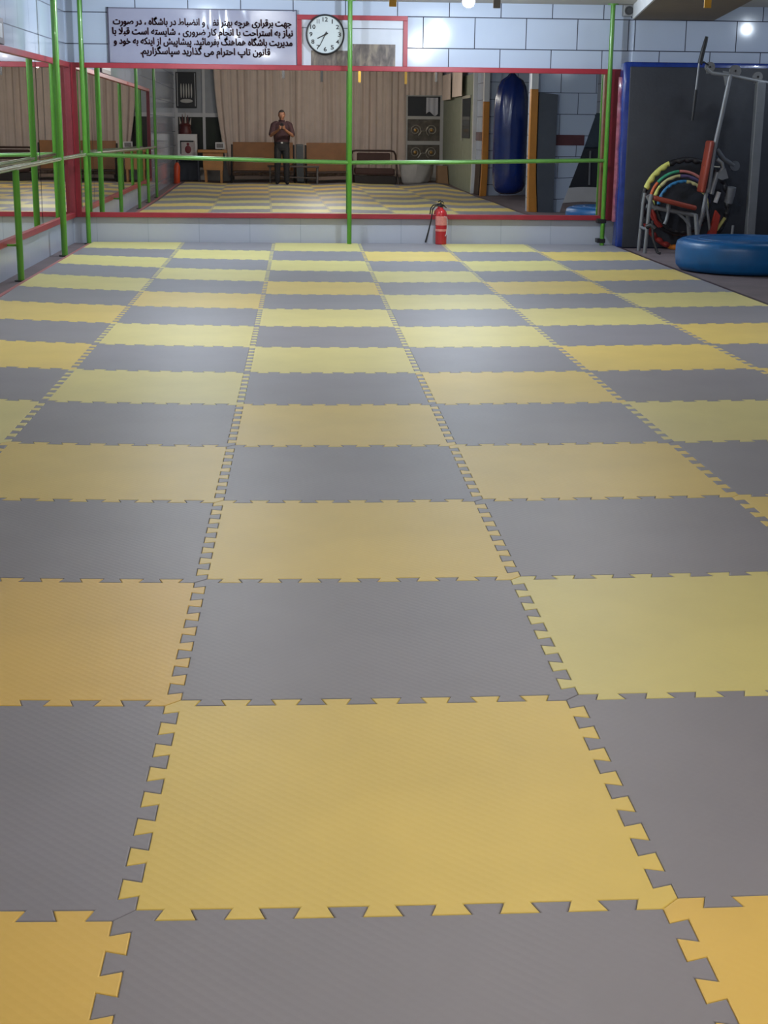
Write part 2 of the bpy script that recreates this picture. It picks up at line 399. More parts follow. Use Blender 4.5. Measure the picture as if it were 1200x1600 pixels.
# ------------------------------------------------------------------ green pipe barres
YB = 15.10
bar = thing('pipe_barre', 'green pipe barre with tall posts in front of the back mirror', 'barre', (.9, YB, FL))
def post(parent, x, y, top=CEIL, r=.027, flange=True):
    p = MB().cyl((x, y, FL), (x, y, top), r, seg=20).build('post', M_GREEN, parent, smooth=True)
    if flange:
        MB().cyl((x, y, FL), (x, y, FL + .012), r + .03, seg=20).build('foot_flange', mat('dark foot plate', (40, 42, 40), .5), p, smooth=True)
        if top > 2.5: MB().cyl((x, y, CEIL - .012), (x, y, CEIL), r + .035, seg=20).build('ceiling_flange', M_GREEN, p, smooth=True)
    return p
for x in (-2.155, .895, 3.915): post(bar, x, YB)
MB().tube([(-2.155, YB, 1.0), (-1.2, YB, .975), (.2, YB, .945), (.9, YB, .935), (2.2, YB, .95), (3.915, YB, .985)], .021).build('rail', mat('worn green rail', (92, 142, 66), .3, metal=.2, var=.15, vscale=3), bar, smooth=True)
for z in (.28, .05):
    MB().box((3.85, YB - .03, FL + z), (3.95, WB - .08, FL + z + .05), .006).build('clamp', M_BLACK, bar)
lb = thing('pipe_barre', 'pipe barre on green posts in front of the left mirror', 'barre', (-2.19, 9, FL))
post(lb, -2.19, 13.5, CEIL, .033); post(lb, -2.19, 10.98, .955, .03); post(lb, -2.19, 7.66); post(lb, -2.19, 5.7, .93); post(lb, -2.19, 3.6)
MB().tube([(-2.155, YB - .05, 1.0), (-2.19, 13.5, .99), (-2.19, 10.98, .975), (-2.19, 7.66, .95), (-2.19, 3.4, .93)], .023).build('rail', M_STEEL, lb, smooth=True)
for y in (10.98, 5.7):
    MB().cyl((-2.19, y, .30), (XL + .012, y, .30), .011).build('wall_stay', M_GREEN, lb, smooth=True)

# ------------------------------------------------------------------ banner
BY = WB - .03
ban = thing('banner', 'white vinyl banner with four lines of dark red script above the mirror', 'banner', (-.79, BY, 2.03))
M_VIN = mat('glossy grey white vinyl', (146, 146, 166), .16, var=.05, vscale=4, coat=.3)
def fban(u, v):
    x = -1.852 + u * 2.135; z = 2.028 + v * .594 - .012 * u
    y = BY
    # creases gathered at the top, left of the middle, and a slack ripple
    d = max(0., v - .35) / .65
    for cx, a, s in ((.545, .012, .02), (.585, -.010, .018), (.63, .008, .022), (.70, -.007, .025), (.51, .006, .03)):
        k = u - cx - (1 - v) * (cx - .56) * .5
        y -= a * d * math.exp(-(k / s) ** 2)
    y -= .004 * math.sin(u * 9) * math.sin(v * 5 + 1) + .004
    return Vector((x, y, z))
bb = MB().sheet(fban, 120, 36); bb.bm.normal_update(); bmesh.ops.solidify(bb.bm, geom=bb.bm.faces[:], thickness=.0015)
bb.build('sheet', M_VIN, ban, smooth=True)
MB().box((-1.868, BY - .008, 2.02), (-1.856, BY + .01, 2.63)).box((.279, BY - .008, 2.01), (.289, BY + .01, 2.62)).box((-1.868, BY - .008, 2.617), (.289, BY + .01, 2.627)).build('edge_strip', mat('dark banner edging', (70, 66, 84), .5), ban)
M_INK = mat('dark red ink', (66, 12, 30), .5)
M_INKB = mat('black ink', (24, 24, 28), .5)
def text_mesh(name, body, m, parent, x0, x1, zb, y, hgt=None, bold=0., heavy=0.):
    """lettering as a flat mesh on a wall plane facing the room; x0..x1 sets its width, zb its baseline"""
    c = bpy.data.curves.new('lettering', 'FONT'); c.body = body; c.size = 1; c.offset = bold; c.extrude = .004; c.resolution_u = 3
    t = bpy.data.objects.new('lettering_tmp', c); COL.objects.link(t); bpy.context.view_layer.update()
    dg = bpy.context.evaluated_depsgraph_get(); me = bpy.data.meshes.new_from_object(t.evaluated_get(dg))
    bpy.data.objects.remove(t); bpy.data.curves.remove(c)
    bm = bmesh.new(); bm.from_mesh(me); bpy.data.meshes.remove(me)
    xs = [v.co.x for v in bm.verts]; a, b = min(xs), max(xs); s = (x1 - x0) / (b - a); sz = hgt if hgt else s
    for v in bm.verts: v.co = Vector((x0 + (v.co.x - a) * s, y - v.co.z * .25, zb + v.co.y * sz))
    if heavy:      # heavier strokes: the same letters set again a few millimetres to each side
        src = bm.verts[:] + bm.edges[:] + bm.faces[:]
        for dx, dz in ((heavy, 0), (-heavy, 0), (0, heavy * .7), (0, -heavy * .7)):
            d = bmesh.ops.duplicate(bm, geom=src)['geom']
            for q in d:
                if isinstance(q, bmesh.types.BMVert): q.co += Vector((dx, -.0002, dz))
    return finish(bm, name, m, parent)
LINES = [('\ufe95\ufead\ufeee\ufebb \ufead\ufea9 \u060c \u0647\ufe8e\ufb95\ufeb7\ufe8e\ufe91 \ufead\ufea9 \ufec1\ufe8e\ufe92\ufec0\ufee7\ufe8d \ufeed \ufee2\ufec8\ufee7 \ufeae\ufe98\ufeec\ufe91 \ufeea\ufb7c\ufeae\ufeeb \ufbfc\ufead\ufe8d\ufeae\ufed7\ufeae\ufe91 \ufe96\ufeec\ufe9f', -1.80, .225, 2.445),
         ('\ufe8e\ufe91 \ufefc\ufe92\ufed7 \ufe96\ufeb3\ufe8d \ufeea\ufe98\ufeb4\ufbfe\ufe8e\ufeb7 \u060c \ufbfc\ufead\ufeed\ufeae\ufebf \ufead\ufe8e\ufb90 \ufee1\ufe8e\ufea0\ufee7\ufe8d \ufe8e\ufbfe \ufe96\ufea3\ufe8d\ufeae\ufe98\ufeb3\ufe8d \ufeea\ufe91 \ufeaf\ufe8e\ufbff\ufee7', -1.812, .24, 2.338),
         ('\ufeed \ufea9\ufeee\ufea7 \ufeea\ufe91 \ufeea\ufb91\ufee8\ufbfe\ufe8d \ufeaf\ufe8d \ufeb6\ufbff\ufb58\ufe8e\ufeb8\ufbff\ufb58 .\ufeaa\ufbff\ufe8b\ufe8e\ufee3\ufeae\ufed4\ufe91 \ufb93\ufee8\ufeeb\ufe8e\ufee4\ufeeb \u0647\ufe8e\ufb95\ufeb7\ufe8e\ufe91 \ufe96\ufbfe\ufeae\ufbfe\ufeaa\ufee3', -1.80, .235, 2.232),
         ('.\ufee2\ufbfe\ufead\ufe8d\ufeb0\ufb95\ufeb3\ufe8e\ufb59\ufeb3 \ufeaa\ufbfe\ufead\ufe8d\ufeac\ufb94 \ufbfd\ufee3 \ufee1\ufe8d\ufeae\ufe98\ufea3\ufe8d \ufb56\ufe8e\ufe97 \ufee5\ufeee\ufee7\ufe8e\ufed7', -1.50, -.02, 2.126)]
for body, x0, x1, zb in LINES:
    text_mesh('lettering', body, M_INK, ban, x0, x1, zb, BY - .012, hgt=.103, bold=.010, heavy=.0035)

# ------------------------------------------------------------------ framed picture and clock
fr = thing('framed_picture', 'red framed board with a faded brown photograph behind the clock', 'picture', (.93, WB - .02, 2.022))
MB().box((.31, WB - .018, 2.0225), (1.55, WB - .004, 2.55)).build('board', mat('pale picture board', (186, 190, 202), .25, var=.04), fr)
for lo, hi in (((.29, 2.525), (1.565, 2.578)), ((.29, 2.0225), (.345, 2.525)), ((1.515, 2.0225), (1.565, 2.525))):
    MB().box((lo[0], WB - .045, lo[1]), (hi[0], WB - .004, hi[1]), .003).build('frame_bar', M_RED, fr)
MB().box((.345, WB - .0195, 2.432), (1.515, WB - .0182, 2.440)).box((.90, WB - .0195, 2.44), (.908, WB - .0182, 2.525)).build('board_line', mat('grey joint line', (84, 84, 96), .6), fr)
def photo_mat():
    m = bpy.data.materials.new('faded brown photograph'); m.use_nodes = True; nt = m.node_tree; b = nt.nodes['Principled BSDF']
    tc = nt.nodes.new('ShaderNodeTexCoord'); mp = nt.nodes.new('ShaderNodeMapping'); mp.inputs['Scale'].default_value = (14, 1, 5)
    n = nt.nodes.new('ShaderNodeTexNoise'); n.inputs['Scale'].default_value = 1.2; n.inputs['Detail'].default_value = 6; n.inputs['Distortion'].default_value = .6
    r = nt.nodes.new('ShaderNodeValToRGB'); e = r.color_ramp.elements
    e[0].position = .32; e[0].color = (*srgb(58, 50, 48), 1); e[1].position = .68; e[1].color = (*srgb(128, 116, 102), 1)
    k = e.new(.5); k.color = (*srgb(92, 82, 78), 1)
    nt.links.new(tc.outputs['Object'], mp.inputs[0]); nt.links.new(mp.outputs[0], n.inputs['Vector']); nt.links.new(n.outputs['Fac'], r.inputs['Fac']); nt.links.new(r.outputs['Color'], b.inputs['Base Color'])
    b.inputs['Roughness'].default_value = .3; return m
MB().box((.45, WB - .0205, 2.0225), (.93, WB - .0183, 2.19)).box((.93, WB - .0205, 2.0225), (1.425, WB - .0183, 2.265)).build('photograph', photo_mat(), fr)
ck = thing('wall_clock', 'round black rimmed wall clock with white face and numerals', 'clock', (.613, WB - .05, 2.362))
ROTX = Matrix.Rotation(PI / 2, 4, 'X')      # lathe axis turned to face the room (-Y)
CKC = (.613, WB - .048, 2.362)
MB().lathe([(.205, .0), (.222, .0), (.224, .02), (.218, .032), (.207, .034), (.203, .012)], CKC, 56, ROTX, cap=False).build('rim', M_BLACK, ck, smooth=True)
MB().lathe([(.206, -.0), (.206, .015), (.0, .015)], CKC, 56, ROTX).build('face', mat('clock face', (190, 197, 200), .3), ck)
yc = WB - .0485 - .0155
for h in range(1, 13):
    a = PI / 2 - h * PI / 6; s = str(h); cxn = .613 + .163 * math.cos(a); czn = 2.362 + .163 * math.sin(a)
    w = .036 if len(s) == 1 else .06
    if h == 1: w = .012
    if h == 11: w = .03
    text_mesh('numeral', s, M_INKB, ck, cxn - w / 2, cxn + w / 2, czn - .02, yc, hgt=.066, bold=.02)
def hand(name, ang, L, w0, w1):
    a = PI / 2 - math.radians(ang); d = Vector((math.cos(a), 0, math.sin(a))); p = Vector((-d.z, 0, d.x)); o = Vector((.613, yc - .002, 2.362))
    q = [o - d * .035 + p * w0, o + d * L + p * w1, o + d * L - p * w1, o - d * .035 - p * w0]
    MB().prism([(v.x, v.z) for v in q], yc - .004, yc - .002).build(name, M_INKB, ck)
hand('hour_hand', 244, .10, .007, .005); hand('minute_hand', 207, .15, .006, .003)
MB().cyl((.613, yc, 2.362), (.613, yc - .007, 2.362), .012).build('hub', M_INKB, ck, smooth=True)

# dark frame high on the left wall
lf = thing('framed_picture', 'brown framed picture high on the left wall at the photo edge', 'picture', (XL, 10.9, 2.04))
MB().box((XL, 10.3, 2.035), (XL + .03, 11.53, 2.26), .004).build('frame', mat('brown picture frame', (72, 48, 52), .4), lf)
MB().box((XL + .03, 10.36, 2.09), (XL + .034, 11.44, 2.21)).build('picture', mat('pale print', (170, 168, 176), .4, var=.15, vscale=5), lf)

# ------------------------------------------------------------------ ceiling bulbs, added unseen ones among them (each with its own light)
M_BULB = bpy.data.materials.new('lit bulb glass'); M_BULB.use_nodes = True
_b = M_BULB.node_tree.nodes['Principled BSDF']; _b.inputs['Emission Color'].default_value = (*LAMP_COL, 1); _b.inputs['Emission Strength'].default_value = 14
_b.inputs['Base Color'].default_value = (.9, .92, 1, 1)
for x, y, z, P, lab, lcol in LAMPS:
    hang = lab == LAMPS[0][4]
    zc = 2.615 if hang else 2.70
    L = thing('ceiling_bulb', 'white lit ' + lab, 'ceiling light', (x, y, CEIL))
    MB().lathe([(.05, CEIL), (.05, CEIL - .012), (.028, CEIL - .018), (.024, zc + .03), (.0, zc + .03)], (x, y, 0), 24).build('lamp_holder', M_WHITE, L, smooth=True)
    MB().sphere((x, y, zc), .066 if hang else .046, (1, 1, .95 if hang else .6), 16, 10).build('bulb', M_BULB, L, smooth=True)
    ld = bpy.data.lights.new('bulb_light', 'POINT'); ld.energy = P; ld.color = lcol; ld.shadow_soft_size = .05; ld.specular_factor = 1 if y > 13 else .35
    lo = bpy.data.objects.new('bulb_light', ld); COL.objects.link(lo); lo.location = (0, 0, zc - (.13 if hang else .105) - CEIL); lo.parent = L

# ------------------------------------------------------------------ ceiling straps
M_STY = mat('yellow strap webbing', (206, 160, 60), .6, var=.1); M_STD = mat('dark strap webbing', (66, 62, 60), .6, var=.1)
def strap(x, y, zt, front, back, label, w=.045):
    s = thing('hanging_strap', label, 'strap', (x, y, CEIL), group='straps hanging from the ceiling')
    MB().box((x - w / 2, y - .006, zt), (x + w / 2, y, CEIL), .002).build('strap_face', front, s)
    MB().box((x - w / 2, y, zt), (x + w / 2, y + .006, CEIL), .002).build('strap_face', back, s)
    MB().box((x - w / 2 - .008, y - .012, CEIL - .03), (x + w / 2 + .008, y + .012, CEIL), .003).build('ceiling_clip', M_GMET, s)
strap(.24, 7, 2.13, M_STD, M_STD, 'dark strap hanging from the ceiling above the banner\'s right end')
strap(.89, 7, 2.08, M_STY, M_STD, 'yellow strap hanging from the ceiling right of the clock')
strap(1.53, 7, 2.08, mat('grey strap webbing', (120, 120, 126), .6), M_STY, 'grey strap hanging from the ceiling right of the bare bulb')
strap(2.84, 7, 2.10, M_STY, M_STD, 'yellow strap hanging from the ceiling in front of the brown beam')
strap(2.51, 5, 2.116, M_STD, M_STY, 'strap seen yellow in the mirror left of the ornamental door')

# grey round fan unit with a cable, by the start of the beam
sk = thing('wall_speaker', 'grey round-faced unit with a hanging cable at the beam\'s left end', 'speaker', (4.12, WB - .08, 2.66))
MB().box((4.055, WB - .10, 2.61), (4.178, WB, 2.733), .01).build('housing', mat('grey unit housing', (150, 150, 152), .5), sk)
MB().lathe([(.05, 0), (.05, .012), (.036, .012), (.03, .004), (.0, .004)], (4.118, WB - .10, 2.67), 28, ROTX).build('round_grille', mat('dark unit grille', (60, 60, 62), .5), sk, smooth=True)
MB().tube([(4.15, WB - .06, 2.64), (4.165, WB - .05, 2.6), (4.17, WB - .05, 2.585)], .006, 8).build('cable', M_BLACK, sk, smooth=True)

# ------------------------------------------------------------------ fire extinguisher
fx, fy = 1.985, 15.12
fe = thing('fire_extinguisher', 'red fire extinguisher standing on the floor under the mirror', 'fire extinguisher', (fx, fy, 0))
M_FE = mat('extinguisher red', (176, 34, 40), .25, var=.05, coat=.4)
MB().lathe([(.0, .0), (.062, .0), (.068, .008), (.068, .34), (.062, .375), (.045, .40), (.024, .415), (.02, .43), (.0, .43)], (fx, fy, 0), 32).build('cylinder', M_FE, fe, smooth=True)
MB().lathe([(.0685, .225), (.0692, .225), (.0692, .33), (.0685, .33)], (fx, fy, 0), 32).build('label_band', mat('faded pink label', (206, 128, 118), .5, var=.15, vscale=30), fe, smooth=True)
MB().lathe([(.0685, .155), (.0692, .155), (.0692, .18), (.0685, .18)], (fx, fy, 0), 32).build('label_band', MATS['faded pink label'], fe, smooth=True)
vb = MB().cyl((fx, fy, .43), (fx, fy, .465), .017).cyl((fx - .03, fy, .45), (fx, fy, .45), .011).build('valve', M_BLACK, fe, smooth=True)
MB().prism([(fx - .03, .462), (fx + .02, .47), (fx + .062, .43), (fx + .056, .42), (fx + .018, .452), (fx - .03, .452)], fy - .008, fy + .008).build('lever', M_BLACK, fe)
MB().prism([(fx - .02, .49), (fx + .01, .505), (fx + .03, .48), (fx + .024, .474), (fx + .008, .492), (fx - .014, .48)], fy - .008, fy + .008).build('lever', M_BLACK, fe)
MB().tube([(fx - .03, fy, .45), (fx - .075, fy, .445), (fx - .105, fy, .41), (fx - .11, fy, .36), (fx - .12, fy, .28), (fx - .15, fy, .15), (fx - .183, fy, .02)], [.0075] * 5 + [.009, .011], 10).build('hose', M_BLACK, fe, smooth=True)
MB().tube([(fx + .03, fy - .062, .33), (fx + .066, fy - .03, .31), (fx + .070, fy - .02, .2), (fx + .058, fy - .045, .12), (fx + .045, fy - .056, .10)], .004, 8).build('white_cord', M_WHITE, fe, smooth=True)

# ------------------------------------------------------------------ crash mat leaning on the bay wall
cm = thing('crash_mat', 'tall dark grey crash mat with blue vinyl edges leaning on the bay wall', 'gym mat', (5.0, 14.98, FL))
RL = Matrix.Rotation(math.radians(-1.0), 3, 'X'); piv = Vector((5.0, 14.95, FL))
def crash(lo, hi, bev, name, m, bump=0):
    b = MB().box(lo, hi, bev, seg=3)
    if bump:
        bmesh.ops.subdivide_edges(b.bm, edges=b.bm.edges[:], cuts=10, use_grid_fill=True)
    for v in b.bm.verts:
        if bump:
            v.co += Vector((math.sin(v.co.z * 23 + v.co.y * 9) * bump, math.sin(v.co.x * 11 + v.co.z * 6) * bump * .8, 0))
        v.co = piv + RL @ (v.co - piv)
    return b.build(name, m, cm, smooth=True)
crash((4.05, 14.95, FL), (6.15, 15.16, 2.10), .03, 'blue_cover', M_BLUEV, .006)
crash((4.125, 14.937, FL + .01), (6.1, 14.962, 2.045), .008, 'grey_face', M_DGREY)
pk = MB().sheet(lambda u, v: Vector((4.02 + .05 * u, 15.10 - .03 * u + .006 * math.sin(v * 40) * math.sin(u * 4), .28 + 1.65 * v)), 6, 60, .002)
pk.build('clear_wrap', mat('wrap with painted red reflection', (150, 84, 98), .2, var=.25, vscale=18, coat=.5), cm, smooth=True)  # red reflected in the clear plastic is put into the wrap's colour

# ------------------------------------------------------------------ exercise machine
MY = 14.42
ex = thing('exercise_machine', 'grey steel exercise machine with red seat and tall tower by the crash mat', 'exercise machine', (4.7, MY, FL))
M_PAD = mat('red brown vinyl pad', (142, 58, 42), .4, var=.1)
def xz(name, pts, r, m, dy=0., parent=None, smooth=True, seg=12):
    return MB().tube([(x, MY + dy + (p[0] if p else 0), z) for x, z, *p in pts], r, seg).build(name, m, parent or ex, smooth=True)
for dy in (-.15, .17):
    xz('front_leg', [(4.245, FL), (4.255, .2), (4.27, .52), (4.285, .64)], .022, M_GMET, dy)
xz('front_bar', [(4.257, .25, -.15), (4.257, .25, .17)], .018, M_GMET)
xz('frame_beam', [(4.27, .50), (4.5, .46), (4.85, .40)], .024, M_GMET)
xz('frame_beam', [(4.275, .62), (4.34, .50), (4.38, .47)], .026, M_GMET)
xz('seat_post', [(4.52, .44), (4.53, .54)], .03, M_GMET)
xz('rear_leg', [(4.80, .42), (4.83, .2), (4.86, FL)], .026, M_GMET, -.18); xz('rear_leg', [(4.80, .42), (4.83, .2), (4.86, FL)], .026, M_GMET, .18)
xz('strut', [(4.62, .44), (4.72, .36), (4.79, .27)], .016, M_GMET)
xz('pedal_stub', [(4.53, .46), (4.51, .34), (4.49, .30)], .02, M_GMET)
xz('strut', [(4.96, .70), (4.93, .45), (4.88, .2), (4.86, FL)], .024, M_GMET)
xz('strut', [(4.94, .62), (5.0, .35), (5.04, .15), (5.08, FL)], .016, M_GMET)
# pads
sd = MB().box((-.26, -.17, -.028), (.26, .17, .028), .022, seg=3)
MR = Matrix.Translation((4.56, MY, .545)) @ Matrix.Rotation(math.radians(13), 4, 'Y')
for v in sd.bm.verts: v.co = MR @ v.co
sd.build('seat', M_PAD, ex, smooth=True)
bk = MB().box((-.026, -.11, -.29), (.026, .11, .29), .02, seg=3)
MR = Matrix.Translation((4.925, MY, .945)) @ Matrix.Rotation(math.radians(7), 4, 'Y')
for v in bk.bm.verts: v.co = MR @ v.co
bk.build('backrest', M_PAD, ex, smooth=True)
xz('adjuster_pin', [(4.90, .955), (5.09, .94)], .009, mat('bright steel pin', (210, 206, 190), .25, metal=.8))
# tower, top boom, pulleys
xz('tower', [(5.14, 1.95), (5.07, 1.5), (5.02, 1.2), (4.99, .9), (4.97, .66)], .026, M_GMET)
xz('top_boom', [(4.86, 2.02), (4.93, 1.965), (5.13, 1.945), (5.35, 1.905), (5.62, 1.86)], .021, M_GMET)
for x, z, r in ((4.90, 2.03, .055), (5.19, 1.99, .065), (5.45, 1.93, .055)):
    MB().lathe([(.012, -.018), (r, -.018), (r - .012, -.006), (r - .012, .006), (r, .018), (.012, .018)], (x, MY, z), 28, ROTX, cap=False).build('pulley', mat('grey pulley', (104, 104, 106), .5), ex, smooth=True)
    MB().prism([(x - .03, z - .07), (x + .03, z - .07), (x + .035, z + .03), (x - .035, z + .03)], MY + .022, MY + .03).build('pulley_plate', M_GMET, ex)
MB().prism([(5.05, 1.99), (5.2, 1.97), (5.12, 1.86), (5.09, 1.83)], MY - .01, MY + .01).build('gusset', M_GMET, ex)
# rear lever with rollers and weight
xz('lever_arm', [(5.04, 1.14), (5.13, 1.03), (5.25, .96)], .028, mat('dark machine steel', (84, 88, 96), .45, metal=.2))
MB().lathe([(.0, -.02), (.055, -.02), (.06, 0), (.055, .02), (.0, .02)], (5.26, MY, .955), 28, ROTX).build('weight_disc', MATS['dark machine steel'], ex, smooth=True)
xz('lever_arm', [(5.05, 1.03), (5.11, .99), (5.13, .93), (5.08, .86)], .022, M_GMET)
MB().prism([(5.07, .88), (5.15, .93), (5.19, .82), (5.12, .80), (5.06, .82)], MY - .03, MY + .03).build('hinge_plate', M_GMET, ex)
xz('lever_arm', [(5.07, .88), (5.03, .74), (5.01, .64)], .03, M_GMET)
xz('foam_roller', [(5.24, .72, -.02), (5.235, .63), (5.22, .545, .02)], .05, mat('grey foam roller', (104, 106, 112), .7), seg=18)
xz('foam_roller', [(5.10, .665), (5.065, .545)], .026, mat('pale foam roller', (190, 188, 190), .7))
xz('foam_roller', [(5.19, .375), (5.10, .235)], .02, mat('yellow foam roller', (176, 170, 100), .7))
xz('grip', [(5.29, .29), (5.285, .18)], .016, M_GMET)
MB().prism([(5.07, .46), (5.12, .40), (5.09, .2), (4.96, .02), (4.93, .04), (5.02, .25)], MY - .05, MY + .02).build('red_guard', mat('red plastic guard', (150, 46, 34), .35, var=.1), ex)
# rear upright at the photo edge
MB().box((5.44, MY - .05, FL), (5.54, MY + .05, 1.88), .008).build('rear_upright', mat('brushed grey upright', (120, 122, 126), .4, metal=.4, var=.08), ex)
xz('base_skid', [(4.86, FL + .02), (5.2, FL + .02), (5.49, FL + .02)], .02, M_GMET)
MB().tube([(4.30, MY - .2, .35), (4.31, MY - .24, .15), (4.36, MY - .28, 0), (4.39, MY - .30, FL + .012)], .016, 10).build('black_strap', M_BLACK, ex, smooth=True)
MB().tube([(4.25, MY - .16, .28), (4.29, MY - .2, .30), (4.33, MY - .22, .26)], .03, 10).build('black_strap', M_BLACK, ex, smooth=True)

# lat bar hung on the boom
lt = thing('pulldown_bar', 'long thin pulldown bar with black foam grips hanging above the machine', 'exercise bar', (4.78, MY - .1, 2.03))
LBP = [(4.80, 2.345), (4.775, 2.20), (4.735, 2.05), (4.715, 1.72), (4.70, 1.45)]
MB().tube([(x, MY - .15, z) for x, z in LBP], .011).build('bar', M_GMET, lt, smooth=True)
MB().tube([(x, MY - .15, z) for x, z in ((4.803, 2.345), (4.79, 2.28), (4.765, 2.17), (4.745, 2.06))], [.018, .024, .026, .028]).build('foam_grip', M_BLACK, lt, smooth=True)
MB().tube([(x, MY - .15, z) for x, z in ((4.72, 1.78), (4.71, 1.6), (4.70, 1.45))], [.02, .02, .014]).build('foam_grip', M_BLACK, lt, smooth=True)
MB().tube([(4.76, MY - .15, 2.05), (4.80, MY - .10, 2.08), (4.87, MY - .04, 2.05)], .008).build('cable', M_BLACK, lt, smooth=True)

# hoops
CC = dict(yellow=(206, 204, 110), black=(34, 32, 36), green=(60, 150, 116), orange=(206, 96, 52), salmon=(190, 116, 108), purple=(84, 74, 112), blue=(52, 122, 172), cream=(190, 184, 132), red=(140, 40, 34), amber=(220, 130, 44), navy=(30, 30, 70))
def hoop(cx, cz, r, dy, cols, label, th, start, waves=0, lean=0.):
    h = thing('hula_hoop', label, 'hula hoop', (cx, MY + dy, cz - r), group='hula hoops on the exercise machine')
    n = len(cols)
    for k, cn in enumerate(cols):
        a0 = start - 2 * PI * k / n; a1 = start - 2 * PI * (k + 1) / n; pts = []; rs = []
        m = 26
        for q in range(m + 1):
            a = a0 + (a1 - a0) * (.01 + .98 * q / m)
            wv = .30 * th * math.sin(q / m * PI * 2 * waves) if waves else 0
            pts.append((cx + (r - wv * .5) * math.cos(a), MY + dy + lean * math.sin(a) * r, cz + (r - wv * .5) * math.sin(a))); rs.append(th + wv * .5)
        MB().tube(pts, rs, 10).build('segment', mat('hoop ' + cn, CC[cn], .4, var=.06), h, smooth=True)
D = math.radians
hoop(4.83, .50, .51, .42, ['yellow', 'black', 'black', 'black', 'black', 'amber', 'red', 'black'], 'largest hula hoop, bumpy yellow and black, standing behind the machine seat', .032, D(160), 4, .04)
hoop(4.75, .52, .36, .36, ['orange', 'green', 'salmon', 'black', 'black', 'red', 'black', 'red'], 'hula hoop with orange, green and salmon segments over the machine seat', .017, D(185), 0, .03)
hoop(4.75, .50, .33, .315, ['yellow', 'cream', 'purple', 'navy', 'black', 'black', 'black', 'red'], 'hula hoop with yellow, cream and purple segments over the machine seat', .019, D(185), 2, .02)
hoop(4.76, .48, .29, .27, ['blue', 'blue', 'cream', 'cream', 'black', 'black', 'black', 'black'], 'smallest hula hoop, blue and cream, just over the machine seat', .018, D(175), 3, .02)

# ------------------------------------------------------------------ blue tyre
ty = thing('tyre', 'large blue painted truck tyre lying flat on the bare floor', 'tyre', (4.82, 12.32, FL))
M_TY = mat('blue tyre paint', (4, 84, 142), .38, var=.12, vscale=7)
R0 = .70
MB().lathe([(.20, .06), (.30, .02), (.55, .0), (.655, .012), (.69, .05), (.70, .12), (.70, .235), (.688, .285), (.65, .308), (.56, .318), (.40, .312), (.28, .296), (.225, .28), (.21, .2), (.20, .12), (.20, .06)], (4.82, 12.32, FL), 72, cap=False).build('tread_and_sidewalls', M_TY, ty, smooth=True, angle=60)
MB().cyl((4.82, 12.32, FL + .20), (4.82, 12.32, FL + .29), .214, seg=48).build('inner_disc', M_TY, ty, smooth=True)
for rr, zz in ((.60, .314), (.47, .3155)):
    MB().lathe([(rr - .012, zz - .006), (rr - .008, zz + .006), (rr + .008, zz + .006), (rr + .012, zz - .006)], (4.82, 12.32, FL), 64, cap=False).build('sidewall_rib', M_TY, ty, smooth=True)

# ------------------------------------------------------------------ side recess: posts, punching bag, leaning mat
M_OCH = mat('ochre painted post', (190, 124, 44), .4, var=.08)
for x, y, zs, lab in ((4.385, 7.885, 1.98, 'square post, ochre below and white above, beside the leaning grey mat'), (4.48, 1.85, 1.88, 'square post, ochre below and white above, left of the punching bag in the mirror')):
    t = thing('post', lab, 'post', (x, y, FL))
    MB().box((x - .06, y - .07, FL), (x + .06, y + .07, zs), .006).build('ochre_lower', M_OCH, t)
    MB().box((x - .058, y - .068, zs), (x + .058, y + .068, CEIL), .006).build('white_upper', M_WHITE, t)
pb = thing('punching_bag', 'big blue plastic covered punching bag hanging between the posts', 'punching bag', (4.78, 3.2, .06))
bgp = MB().lathe([(.0, .06), (.16, .07), (.27, .13), (.32, .24), (.335, .5), (.338, 1.4), (.335, 1.7), (.315, 1.95), (.27, 2.15), (.21, 2.27), (.10, 2.34), (.03, 2.42), (.0, 2.42)], (4.78, 3.2, 0), 48)
for v in bgp.bm.verts:
    d = Vector((v.co.x - 4.78, v.co.y - 3.2, 0)); a = math.atan2(d.y, d.x)
    k = max(0, min(1, (v.co.z - 1.3) / .8))
    v.co += d * (.05 * k * math.sin(9 * a + v.co.z * 3) + .012 * math.sin(5 * a + v.co.z * 7))
bgp.build('bag', mat('blue bag plastic', (16, 40, 106), .24, var=.12, vscale=5, coat=.4), pb, smooth=True, angle=70)
MB().cyl((4.78, 3.2, 2.40), (4.78, 3.2, CEIL), .015).build('hanging_chain', M_GMET, pb, smooth=True)
gm = thing('leaning_mat', 'dark grey folded mat leaning on the tiled stub wall by the ochre post', 'gym mat', (4.6, 7.9, FL))
b = MB().prism([(4.46, FL), (4.76, FL), (4.785, 1.9), (4.47, 1.93)], 7.815, 7.90)
for v in b.bm.verts: v.co.y += (1.93 - v.co.z) * .03
b.build('mat_panel', mat('mid grey vinyl', (74, 78, 88), .5, var=.1, vscale=3), gm)
dp = thing('dark_board', 'dark board standing in the shadow behind the sloping wall edge', 'board', (6.1, 4.4, .26))
MB().box((5.4, 4.2, .26), (6.58, 4.5, 1.0), .01).build('board_panel', mat('black board', (40, 42, 50), .4), dp)
for x in (5.75, 6.1): MB().box((x, 4.5, .3), (x + .03, 4.53, .95), .004).build('slat', M_GMET, dp)
MB().box((5.4, 4.15, FL), (6.58, 4.52, .26), .006).build('white_plinth', M_WHITE, dp)
rs = thing('leaning_mat', 'bluish dark mat folded on top of the dark board', 'gym mat', (6.1, 4.3, 1.0))
MB().box((5.5, 4.22, 1.0), (6.58, 4.48, 1.65), .03).build('mat_panel', mat('blue grey mat', (58, 70, 84), .5, var=.1), rs)

